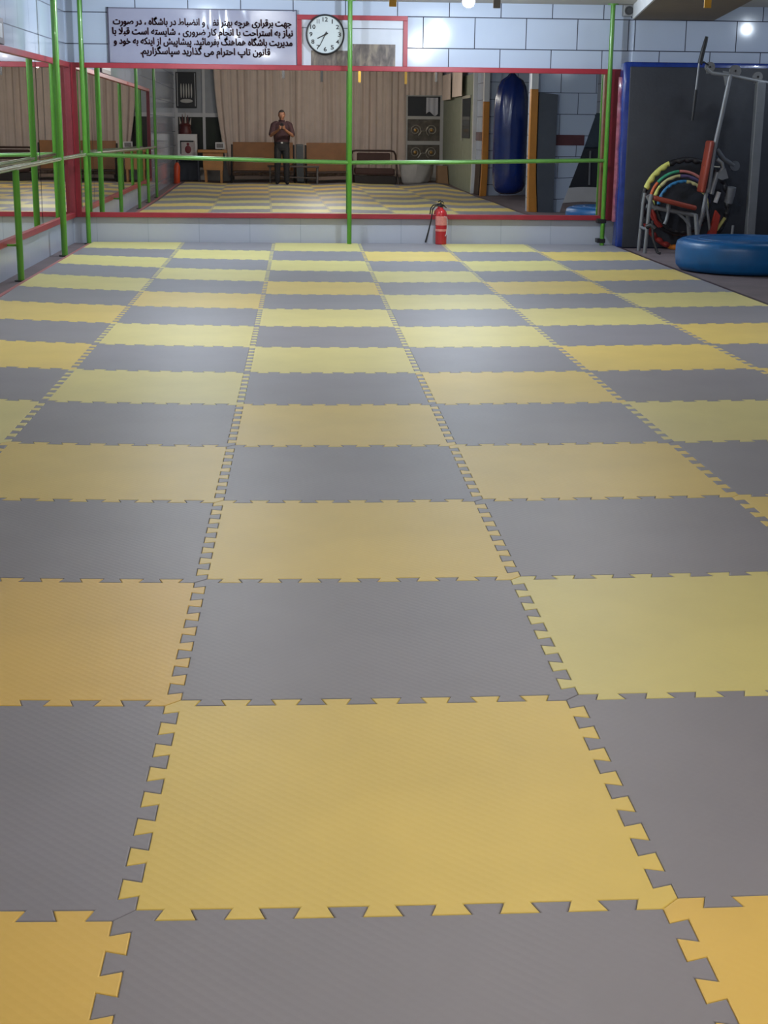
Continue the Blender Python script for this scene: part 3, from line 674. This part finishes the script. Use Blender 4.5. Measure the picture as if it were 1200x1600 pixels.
# ------------------------------------------------------------------ right wall rear: ribbed door
d2 = struct(thing('door_2', None, None, (4.5, -2.8, FL)))
rb = MB(); n = 150
prof = [(-5.68 + 5.8 * k / n, 4.50 + .014 * math.sin(k * .9)) for k in range(n + 1)]
A = [rb.bm.verts.new((x, y, FL)) for y, x in prof]; B = [rb.bm.verts.new((x, y, 2.5)) for y, x in prof]
for k in range(n): rb.bm.faces.new((A[k], A[k + 1], B[k + 1], B[k]))
rb.bm.normal_update(); bmesh.ops.solidify(rb.bm, geom=rb.bm.faces[:], thickness=.01)
rb.build('ribbed_panel', mat('grey green sheet', (134, 140, 124), .5, var=.06), d2, smooth=True)
MB().box((4.44, .12, FL), (4.52, .24, CEIL)).build('door_jamb', M_WHITE, d2)
MB().box((4.47, -1.85, 1.13), (4.484, -.55, 2.0), .003).build('dark_pane', M_GLASS, d2)
MB().box((4.46, -1.92, 2.0), (4.49, -.5, 2.06)).box((4.46, -1.92, 1.07), (4.49, -1.85, 2.06)).build('pane_frame', mat('pale pane frame', (168, 166, 156), .5), d2)
for k, (y0, y1, z0) in enumerate(((-5.2, -3.4, 2.02), (-3.2, -1.3, 2.06))):
    w = MB().sheet(lambda u, v: Vector((4.40 + .02 * math.sin(u * 30), y0 + (y1 - y0) * u, z0 + .6 * v)), 60, 4, .004)
    tag(w.build('valance', M_CURT, smooth=True, origin=(4.4, (y0 + y1) / 2, z0)), ['short beige valance over the ribbed door, end by the curtained wall', 'short beige valance over the ribbed door, end nearer the posts'][k], 'curtain')
sd2 = thing('standing_board', 'dark brown board standing against the tiled pier beside the ribbed door', 'board', (4.46, 1.0, FL))
MB().box((4.44, .75, FL), (4.50, 1.45, .68), .006).build('board_panel', mat('dark brown board', (58, 42, 38), .5, var=.1), sd2)

# ------------------------------------------------------------------ rear wall: windows, curtains, door
YR = -6.1
w1 = struct(thing('window_1', None, None, (-1.9, YR, FL)))
MB().box((-2.36, YR, .3), (-1.2, YR + .02, CEIL)).build('pane', M_GLASS, w1)
MB().box((-2.36, YR + .02, 1.62), (-1.2, YR + .025, CEIL)).build('upper_pane', mat('grey frosted glass', (150, 152, 156), .3, var=.06), w1)
fm = MB()
for x in (-2.36, -1.66): fm.box((x, YR + .02, .3), (x + .07, YR + .07, CEIL))
fm.box((-2.358, YR + .022, 1.56), (-1.2, YR + .073, 1.66))
fm.build('window_frame', M_WHITE, w1)
js = thing('framed_display', 'black framed display of white stripes hanging by the left rear window', 'picture', (-2.05, YR + .08, 1.75))
MB().box((-2.32, YR + .07, 1.78), (-1.80, YR + .10, 2.66), .005).build('frame', M_BLACK, js)
MB().box((-2.29, YR + .10, 1.82), (-2.275, YR + .107, 2.63)).box((-1.845, YR + .10, 1.82), (-1.83, YR + .107, 2.63)).build('white_edging', M_WHITE, js)
st = MB()
for k in range(5):
    x = -2.19 + k * .065; st.sphere((x, YR + .10, 2.2), .02, (1, .4, 9), 12, 16)
st.sphere((-2.06, YR + .10, 1.95), .05, (3.2, .3, 1), 16, 10)
st.build('white_stripes', mat('off white stripes', (190, 188, 184), .6), js, smooth=True)
PLAN = [(-1.36, -.55, 'beige curtain panel left of the benches, gathered at its left edge'), (-.55, .72, 'beige curtain panel directly behind the person'), (.72, 2.02, 'beige curtain panel behind the right brown bench'), (2.04, 3.18, 'beige curtain panel behind the tubular seat'), (3.18, 3.56, 'narrow beige curtain strip beside the ornamental door')]
for k, (x0, x1, lab) in enumerate(PLAN):
    nf = max(2, round((x1 - x0) * 5)); ph = random.random() * 6
    def fc(u, v, x0=x0, x1=x1, nf=nf, ph=ph, k=k):
        lo = x0 + (.35 if k == 0 else 0) * (1 - v) ** 1.6 * (1 - u)
        x = lo + (x1 - lo) * u
        a = .026 + .014 * math.sin(u * 9 + ph)
        y = -5.93 + a * math.sin(2 * PI * nf * u + ph + .5 * math.sin(v * 3 + u * 5)) + .006 * math.sin(2 * PI * nf * 2.3 * u + ph) + .02 * math.sin(u * 4 + ph)
        return Vector((x, y, .12 + v * (CEIL - .13)))
    w = MB().sheet(fc, 24 * nf, 14, .003)
    tag(w.build('curtain', M_CURT, smooth=True, origin=((x0 + x1) / 2, -5.93, .12), angle=80), lab, 'curtain', 'beige curtains along the rear wall')
# ornamental door
YD = -5.98
d1 = struct(thing('door_1', None, None, (4.0, YD, FL)))
fm = MB()
for x in (3.50, 4.44): fm.box((x, YD - .02, FL), (x + .10, YD + .05, 2.22), .004)
for z0, z1 in ((2.13, 2.22), (1.56, 1.64), (.92, 1.02), (.42, .54), (FL, .2)): fm.box((3.6, YD - .02, z0), (4.44, YD + .05, z1), .004)
fm.build('door_frame', mat('white door paint', (186, 184, 180), .5), d1)
MB().box((3.6, YD - .01, 1.64), (4.44, YD, 2.13)).build('black_panel', mat('black door panel', (34, 36, 42), .4), d1)
M_ORN = mat('dark patterned pane', (92, 84, 74), .25, var=.3, vscale=8)
M_IRON = mat('pale scroll iron', (170, 164, 150), .4, metal=.3); M_BRS = mat('brass rosette', (176, 134, 70), .35, metal=.5)
for z0, z1 in ((1.02, 1.56), (.54, .92)):
    p = MB().box((3.6, YD - .01, z0), (4.44, YD, z1)).build('ornament_pane', M_ORN, d1)
    zc = (z0 + z1) / 2
    for s in (-1, 1):
        cx = 4.02 + s * .21
        MB().tube([(cx + s * (.035 + .014 * q / 3) * math.cos(q * .42), YD + .012, zc + (.035 + .014 * q / 3) * math.sin(q * .42)) for q in range(26)], .012, 8).build('scroll', M_IRON, p, smooth=True)
        MB().sphere((cx, YD + .012, zc), .045, (1, .4, 1), 16, 10).build('rosette', M_BRS, p, smooth=True)
    MB().tube([(3.9 + .24 * q / 12, YD + .012, zc - .12 + .2 * (q / 12) + .04 * math.sin(q / 12 * 2 * PI)) for q in range(13)], .012, 8).build('scroll', M_IRON, p, smooth=True)
MB().box((3.6, YD - .01, .2), (4.44, YD, .42)).build('lower_panel', MATS['white door paint'], d1)
vl = MB().sheet(lambda u, v: Vector((3.55 + .92 * u, YD + .09 + .02 * math.sin(u * 40), 2.16 + .56 * v)), 60, 4, .004)
tag(vl.build('valance', M_CURT, smooth=True, origin=(4.0, YD + .09, 2.16)), 'short beige valance above the ornamental door', 'curtain')
tw = MB().sheet(lambda u, v: Vector((4.08 + .30 * u, YD + .03 + .012 * math.sin(u * 14), 1.70 + .40 * v + (.05 * math.sin(u * PI * 2) * (1 - v)))), 24, 8, .01)
tag(tw.build('towel', mat('white towel cloth', (200, 200, 206), .9), smooth=True, origin=(4.23, YD + .03, 1.70)), 'white towel hanging on the black upper panel of the ornamental door', 'towel')

# ------------------------------------------------------------------ rear furniture
pod = thing('wooden_stand', 'orange wooden stand with overhanging top in front of the left curtain', 'stand', (-1.37, -4.75, FL))
MB().box((-1.74, -4.98, .70), (-1.02, -4.5, .77), .008).build('top', M_WOOD, pod)
MB().box((-1.62, -4.92, .28), (-1.12, -4.56, .70), .006).build('cabinet_body', M_WOOD, pod)
for x in (-1.60, -1.20):
    for y in (-4.9, -4.62): MB().box((x, y, FL), (x + .06, y + .06, .28), .004).build('leg', M_WOOD, pod)
sg = thing('picture_stand', 'small white framed picture standing on the wooden stand', 'picture', (-1.2, -4.74, .77))
MB().box((-1.31, -4.76, .79), (-1.08, -4.72, .95), .006).build('frame', M_WHITE, sg)
MB().box((-1.28, -4.72, .82), (-1.11, -4.716, .92)).build('print', mat('grey print', (120, 116, 116), .5, var=.3, vscale=20), sg)
MB().box((-1.25, -4.78, .77), (-1.14, -4.70, .79)).build('foot', M_BLACK, sg)

def bench(x0, x1, lab):
    b = thing('bench', lab, 'bench', ((x0 + x1) / 2, -4.75, FL), group='brown high-backed benches under the curtains')
    MB().box((x0, -4.98, .26), (x1, -4.92, .96), .008).build('backrest', M_BENCH, b)
    MB().box((x0, -4.92, .22), (x1, -4.5, .27), .01).build('seat', mat('dark seat board', (70, 48, 36), .5), b)
    MB().box((x0 + .05, -4.56, .06), (x1 - .05, -4.53, .15), .004).build('lower_rail', mat('pale lower rail', (126, 104, 90), .5), b)
    for x in (x0 - .045, x1):
        MB().tube([(x + .022, -4.5, FL), (x + .022, -4.5, .5), (x + .022, -4.56, .55), (x + .022, -4.9, .56), (x + .022, -4.95, .9)], .022, 10).build('arm_frame', M_BLACK, b, smooth=True)
bench(-.88, .62, 'brown high-backed bench behind the person'); bench(.96, 2.0, 'brown high-backed bench behind the middle green post')
gh = thing('grey_cabinet', 'narrow grey upright cabinet between the two brown benches', 'cabinet', (.79, -4.85, FL))
MB().box((.70, -4.98, FL), (.88, -4.75, .92), .01).build('cabinet_body', mat('grey cabinet', (92, 98, 100), .5), gh)
MB().box((.72, -4.75, .06), (.86, -4.742, .88)).build('front_panel', mat('dark grey cabinet front', (72, 76, 80), .5), gh)
tb = thing('low_table', 'low dark table with thin legs in front of the benches', 'table', (.6, -3.95, 0))
MB().box((-.02, -4.2, .38), (1.24, -3.72, .42), .006).build('tabletop', mat('dark brown tabletop', (66, 52, 46), .4), tb)
for x in (.02, 1.18):
    for y in (-4.14, -3.82): MB().box((x, y, 0), (x + .045, y + .045, .38), .004).build('leg', mat('dull steel leg', (96, 90, 86), .4, metal=.4), tb)
MB().box((.06, -4.05, .12), (1.2, -3.9, .15), .004).build('shelf', MATS['dark brown tabletop'], tb)
for x, lab in ((.30, 'black stool under the low table, left one'), (.86, 'black stool under the low table, right one')):
    pass
ts = thing('tubular_seat', 'dark brown tubular framed seat with cushions under the right curtain', 'seat', (2.64, -4.7, FL))
M_TUB = mat('dark brown tube', (64, 44, 38), .4)
for z, nm in ((0, 'frame'),):
    MB().tube([(2.08, -4.5, FL), (2.08, -4.62, .45), (2.08, -4.85, .68), (2.12, -4.9, .76), (2.2, -4.9, .78), (3.08, -4.9, .78), (3.16, -4.9, .76), (3.2, -4.85, .68), (3.2, -4.62, .45), (3.24, -4.5, FL)], .025, 10).build('frame', M_TUB, ts, smooth=True)
MB().box((2.22, -4.88, .50), (3.06, -4.80, .73), .03).build('back_cushion', mat('brown cushion', (72, 48, 44), .7, var=.1), ts)
MB().box((2.14, -4.85, .20), (3.14, -4.35, .36), .04).build('seat_cushion', MATS['brown cushion'], ts)
MB().box((2.12, -4.82, FL), (3.16, -4.4, .18), .01).build('base', mat('dark base board', (46, 38, 36), .6), ts)
wb = thing('laundry_sack', 'white cloth sack standing on the floor by the ornamental door', 'sack', (3.72, -4.75, FL))
sk_ = MB().lathe([(.0, 0), (.30, .0), (.36, .06), (.40, .22), (.42, .40), (.44, .50), (.41, .505), (.38, .42), (.0, .40)], (3.72, -4.75, FL), 40)
for v in sk_.bm.verts:
    a = math.atan2(v.co.y + 4.75, v.co.x - 3.72); d = Vector((v.co.x - 3.72, v.co.y + 4.75, 0)); v.co += d * .05 * math.sin(7 * a + v.co.z * 6); v.co.y = -4.75 + (v.co.y + 4.75) * .7
sk_.build('cloth_body', mat('white sack cloth', (176, 174, 172), .85, var=.06), wb, smooth=True, angle=70)
MB().tube([(3.72 + .45 * math.cos(k * PI / 14), -4.75 + .33 * math.sin(k * PI / 14), FL + .505 + .012 * math.sin(k)) for k in range(28)], .018, 8, True).build('rolled_rim', MATS['white sack cloth'], wb, smooth=True)
cb_ = thing('cardboard_box', 'brown cardboard box at the foot of the ornamental door', 'box', (4.33, -4.7, FL))
MB().box((4.23, -4.85, FL), (4.47, -4.5, .42), .004).build('carton', mat('cardboard', (150, 118, 88), .8, var=.08), cb_)
MB().box((4.23, -4.7, .42), (4.47, -4.66, .424)).build('tape', mat('packing tape', (170, 146, 110), .3), cb_)
# left rear corner
ds = thing('dark_stand', 'dark blue folding stand under the white panel in the left corner', 'stand', (-2.0, -4.8, FL))
M_DB = mat('dark blue frame', (36, 40, 54), .5)
MB().box((-2.24, -5.0, .50), (-1.72, -4.6, .55), .006).build('top', M_DB, ds)
for x in (-2.22, -1.76):
    for y in (-4.98, -4.65): MB().box((x, y, FL), (x + .04, y + .04, .5), .003).build('leg', M_DB, ds)
MB().box((-2.2, -4.97, .0), (-1.74, -4.95, .5)).build('back_panel', M_DB, ds)
bx = thing('display_panel', 'white panel box with a red figure print in the left corner', 'box', (-2.0, -4.8, .55))
MB().box((-2.24, -5.0, .55), (-1.76, -4.65, 1.14), .008).build('housing', M_WHITE, bx)
MB().box((-2.16, -4.65, .62), (-1.80, -4.645, .98)).build('print', mat('pale print with red', (176, 166, 166), .5, var=.2, vscale=9), bx)
MB().box((-2.17, -4.646, .95), (-1.84, -4.642, .985)).box((-2.17, -4.646, .66), (-2.145, -4.642, .985)).build('black_edge', M_BLACK, bx)
MB().sphere((-1.98, -4.645, .77), .08, (1, .15, 1.2), 14, 10).sphere((-1.98, -4.645, .90), .035, (1, .2, 1), 12, 8).build('red_figure', mat('dark red print', (112, 34, 44), .5), bx, smooth=True)
tp = thing('ornament', 'dark red spiky ornament standing on the white panel box', 'ornament', (-2.05, -4.82, 1.14))
M_OR = mat('dark red ornament', (86, 34, 34), .4)
MB().lathe([(.0, 1.14), (.15, 1.14), (.16, 1.2), (.13, 1.30), (.15, 1.36), (.10, 1.40), (.0, 1.40)], (-2.05, -4.82, 0), 24).build('base', M_OR, tp, smooth=True)
for k, (dx, h) in enumerate(((-.11, .18), (-.05, .24), (.01, .30), (.06, .22), (.12, .15))):
    MB().cyl((-2.05 + dx, -4.82, 1.36), (-2.05 + dx * 1.25, -4.82, 1.38 + h), .03, .006, 10).build('spike', M_OR if k % 2 else mat('pale ornament spike', (170, 160, 152), .4), tp, smooth=True)
og = thing('orange_bottle', 'tall red orange cylinder standing in the left rear corner', 'bottle', (-2.2, -3.6, FL))
MB().lathe([(.0, 0), (.07, 0), (.075, .02), (.075, .40), (.05, .47), (.025, .5), (.0, .5)], (-2.2, -3.6, FL), 24).build('body', mat('red orange paint', (196, 70, 34), .35), og, smooth=True)
MB().cyl((-2.2, -3.6, .48), (-2.2, -3.6, .54), .022).build('cap', M_BLACK, og, smooth=True)

# ------------------------------------------------------------------ person holding the phone (seen in the mirror)
def fuse(b, voxel, smooth=4):
    """union of overlapping shapes into one continuous surface"""
    me = bpy.data.meshes.new('fuse'); bmesh.ops.recalc_face_normals(b.bm, faces=b.bm.faces[:]); b.bm.to_mesh(me); b.bm.free()
    o = bpy.data.objects.new('fuse', me); COL.objects.link(o)
    r = o.modifiers.new('r', 'REMESH'); r.mode = 'VOXEL'; r.voxel_size = voxel
    s = o.modifiers.new('s', 'SMOOTH'); s.factor = .5; s.iterations = smooth
    bpy.context.view_layer.update(); dg = bpy.context.evaluated_depsgraph_get()
    m2 = bpy.data.meshes.new_from_object(o.evaluated_get(dg)); bpy.data.objects.remove(o); bpy.data.meshes.remove(me)
    nb = MB(); nb.bm.from_mesh(m2); bpy.data.meshes.remove(m2); return nb
def limb(b, pts, rad, sub=5):
    """tapered limb with rounded ends through joints"""
    P, Rr = [], []
    for k in range(len(pts) - 1):
        for q in range(sub):
            t = q / sub; P.append(Vector(pts[k]).lerp(Vector(pts[k + 1]), t)); Rr.append(rad[k] + (rad[k + 1] - rad[k]) * t)
    P.append(Vector(pts[-1])); Rr.append(rad[-1]); b.tube(P, Rr, 16)
    for p, r in zip(pts, rad): b.sphere(p, r * .99, (1, 1, 1), 16, 10)
PX, PY = .32, -2.83
def W(x, y, z): return Vector((PX + x, PY + y, z))
PHC = CAM - fw * .012 - up * .058          # phone centre
body = MB()
M_SKIN = mat('skin', (150, 104, 80), .55, var=.05, vscale=20)
for s in (-1, 1):
    Pc = PHC + rt * s * .056 - up * .02 - fw * .008                       # palm
    wr = Pc - up * .075 + rt * s * .022 - fw * .045
    limb(body, [W(s * .17, -.01, 1.40), W(s * .255, .12, 1.14), wr], [.05, .042, .027])
    limb(body, [wr, Pc - up * .025 - fw * .012, Pc + up * .028], [.026, .024, .017])
    limb(body, [Pc - up * .03, Pc + up * .03 + fw * .004], [.019, .015])
    for k, L in enumerate((.030, .040, .044, .038)):                      # little finger lowest, index on top
        r0 = Pc + up * (-.034 + k * .0215) + fw * .012
        m1 = PHC + rt * s * .050 + up * (-.054 + k * .0215) + fw * .0185
        m2 = PHC + rt * s * (.050 - L * .55) + up * (-.055 + k * .0215) + fw * .0155
        t2 = PHC + rt * s * (.050 - L) + up * (-.057 + k * .0215) + fw * .0132
        limb(body, [r0, m1, m2, t2], [.0088, .0084, .0078, .0066], 3)
    limb(body, [Pc - up * .022 - fw * .012 - rt * s * .004, PHC + rt * s * .046 - up * .012 - fw * .020, PHC + rt * s * .034 + up * .004 - fw * .0165, PHC + rt * s * .022 + up * .012 - fw * .0145], [.012, .0105, .0095, .0075], 3)
limb(body, [W(0, 0, .92), W(0, -.01, 1.1), W(0, -.015, 1.28), W(0, -.01, 1.38)], [.10, .105, .115, .09])
limb(body, [W(-.15, -.01, 1.385), W(0, -.01, 1.40), W(.15, -.01, 1.385)], [.052, .07, .052])
limb(body, [W(0, -.01, 1.40), W(0, .02, 1.50), W(0, .03, 1.56)], [.062, .054, .056])
for s in (-1, 1):
    limb(body, [W(s * .09, 0, .90), W(s * .10, .02, .50), W(s * .105, -.015, .10)], [.08, .055, .038])
# head: skull, jaw, nose, brow, lips, ears; tipped a little towards the phone
HC = W(0, .045, 1.605); HR = Matrix.Rotation(math.radians(-10), 3, 'X')
def hp(x, y, z): return HC + HR @ Vector((x, y, z))
hb = bmesh.new(); bmesh.ops.create_uvsphere(hb, u_segments=32, v_segments=24, radius=1)
for v in hb.verts:
    x, y, z = v.co; t = max(0, -z)
    v.co = HC + HR @ Vector((x * .076 * (1 - .26 * t * t), (y * .094 * (1 - .10 * t) + .010 * t), z * .114))
body._merge(hb)
limb(body, [hp(0, .085, .012), hp(0, .100, -.012), hp(0, .108, -.026)], [.008, .010, .013], 3)      # nose
for s in (-1, 1):
    limb(body, [hp(s * .012, .086, .024), hp(s * .030, .085, .028), hp(s * .048, .072, .022)], [.008, .009, .008], 3)   # brow
    limb(body, [hp(s * .012, .096, -.030), hp(s * .004, .098, -.030)], [.007, .007], 2)
    body.sphere(hp(s * .076, .0, -.005), .03, (.28, .6, 1), 14, 10)                                   # ear
    limb(body, [hp(s * .042, .056, -.026), hp(s * .046, .046, -.052)], [.017, .013], 3)                    # cheek
limb(body, [hp(-.020, .086, -.052), hp(0, .092, -.051), hp(.020, .086, -.052)], [.005, .0065, .005], 3)
limb(body, [hp(-.016, .084, -.062), hp(0, .089, -.063), hp(.016, .084, -.062)], [.005, .007, .005], 3)
body.sphere(hp(0, .066, -.092), .020, (1.4, 1, .8), 14, 10)                                          # chin
person = fuse(body, .0045, 3).build('person', M_SKIN, smooth=True, origin=W(0, 0, 0), angle=80)
tag(person, 'person in dark shirt and black trousers standing, holding up a phone, seen in the mirror', 'person')
M_EYE = mat('eye white', (220, 216, 208), .2); M_IRIS = mat('brown iris', (50, 32, 24), .2)
for s in (-1, 1):
    MB().sphere(hp(s * .031, .0755, .007), .0125, (1.1, 1, .62), 14, 10).build('eye', M_EYE, person, smooth=True)
    MB().sphere(hp(s * .031, .0862, .005), .0052, (1, .5, 1), 12, 8).build('iris', M_IRIS, person, smooth=True)
hr = bmesh.new(); bmesh.ops.create_uvsphere(hr, u_segments=40, v_segments=28, radius=1)
kill = []
for v in hr.verts:
    x, y, z = v.co; front = y > .25
    if z < (.62 if front else (-.35 if y < 0 else .1)): kill.append(v)
    n = .004 * math.sin(17 * x + 5 * z) * math.sin(13 * y + 4 * x)
    v.co = HC + HR @ Vector((x * (.0815 + n), y * (.099 + n), z * (.120 + n)))
bmesh.ops.delete(hr, geom=kill, context='VERTS')
hm = MB(); hm._merge(hr); hm.build('hair', mat('dark grey hair', (46, 40, 38), .8, var=.3, vscale=60, bump=.6, bscale=160), person, smooth=True, angle=80)
M_SHIRT = mat('dark maroon shirt', (62, 38, 42), .85, var=.12, vscale=10, bump=.25, bscale=40)
sh = MB()
sh.lathe([(.118, .0), (.124, .06), (.132, .16), (.130, .28), (.122, .38), (.10, .455), (.070, .50)], W(0, 0, .955), 36, None, 1.50)
for s in (-1, 1): limb(sh, [W(s * .13, -.01, 1.405), W(s * .19, .0, 1.37), W(s * .252, .11, 1.165)], [.07, .072, .058])
fs = fuse(sh, .008, 5); fs.build('shirt', M_SHIRT, person, smooth=True, angle=80)
co = MB(); co.lathe([(.066, 0), (.072, .02), (.070, .045), (.060, .05), (.058, .02)], W(0, .012, 1.445), 28, None, 1.05, cap=False); co.build('collar', M_SHIRT, person, smooth=True)
M_TRS = mat('black trousers', (30, 30, 34), .8, var=.15, vscale=9)
tr_ = MB(); tr_.lathe([(.105, 0), (.122, .07), (.122, .16), (.119, .20)], W(0, 0, .79), 36, None, 1.46)
for s in (-1, 1): limb(tr_, [W(s * .088, 0, .86), W(s * .105, .02, .50), W(s * .112, -.01, .075)], [.098, .078, .062])
fuse(tr_, .008, 5).build('trousers', M_TRS, person, smooth=True, angle=80)
MB().lathe([(.124, 0), (.127, .003), (.127, .033), (.124, .036)], W(0, 0, .955), 40, None, 1.47, cap=False).build('belt', M_BLACK, person, smooth=True)
MB().box(W(-.025, .124, .955), W(.025, .134, .99), .003).build('belt_buckle', mat('steel buckle', (180, 176, 168), .3, metal=.8), person)
for s in (-1, 1):
    sb = MB(); sb.sphere(W(s * .115, .055, .045), .05, (.92, 2.5, .85), 20, 14); sb.sphere(W(s * .112, -.02, .065), .05, (.95, 1.2, 1.1), 18, 12)
    f2 = fuse(sb, .006, 3)
    for v in f2.bm.verts: v.co.z = max(v.co.z, .001)
    f2.build('shoe', mat('black shoe leather', (26, 24, 26), .4), person, smooth=True, angle=70)
ph = thing('smartphone', 'black smartphone held up in both hands by the person', 'phone', PHC)
def pbox(lo, hi, name, m, bev):
    b = MB().box(lo, hi, bev, seg=3)
    for v in b.bm.verts: v.co = PHC + rt * v.co.x + fw * v.co.y + up * v.co.z
    return b.build(name, m, ph, smooth=True)
pbox((-.037, -.0042, -.079), (.037, .0042, .079), 'case', M_BLACK, .003)
pbox((-.034, -.0047, -.074), (.034, -.0040, .074), 'screen', mat('phone screen glass', (18, 18, 22), .05), .0002)
pbox((-.012, .0040, .046), (.012, .0052, .070), 'camera_island', mat('lens glass', (16, 16, 20), .05), .0005)
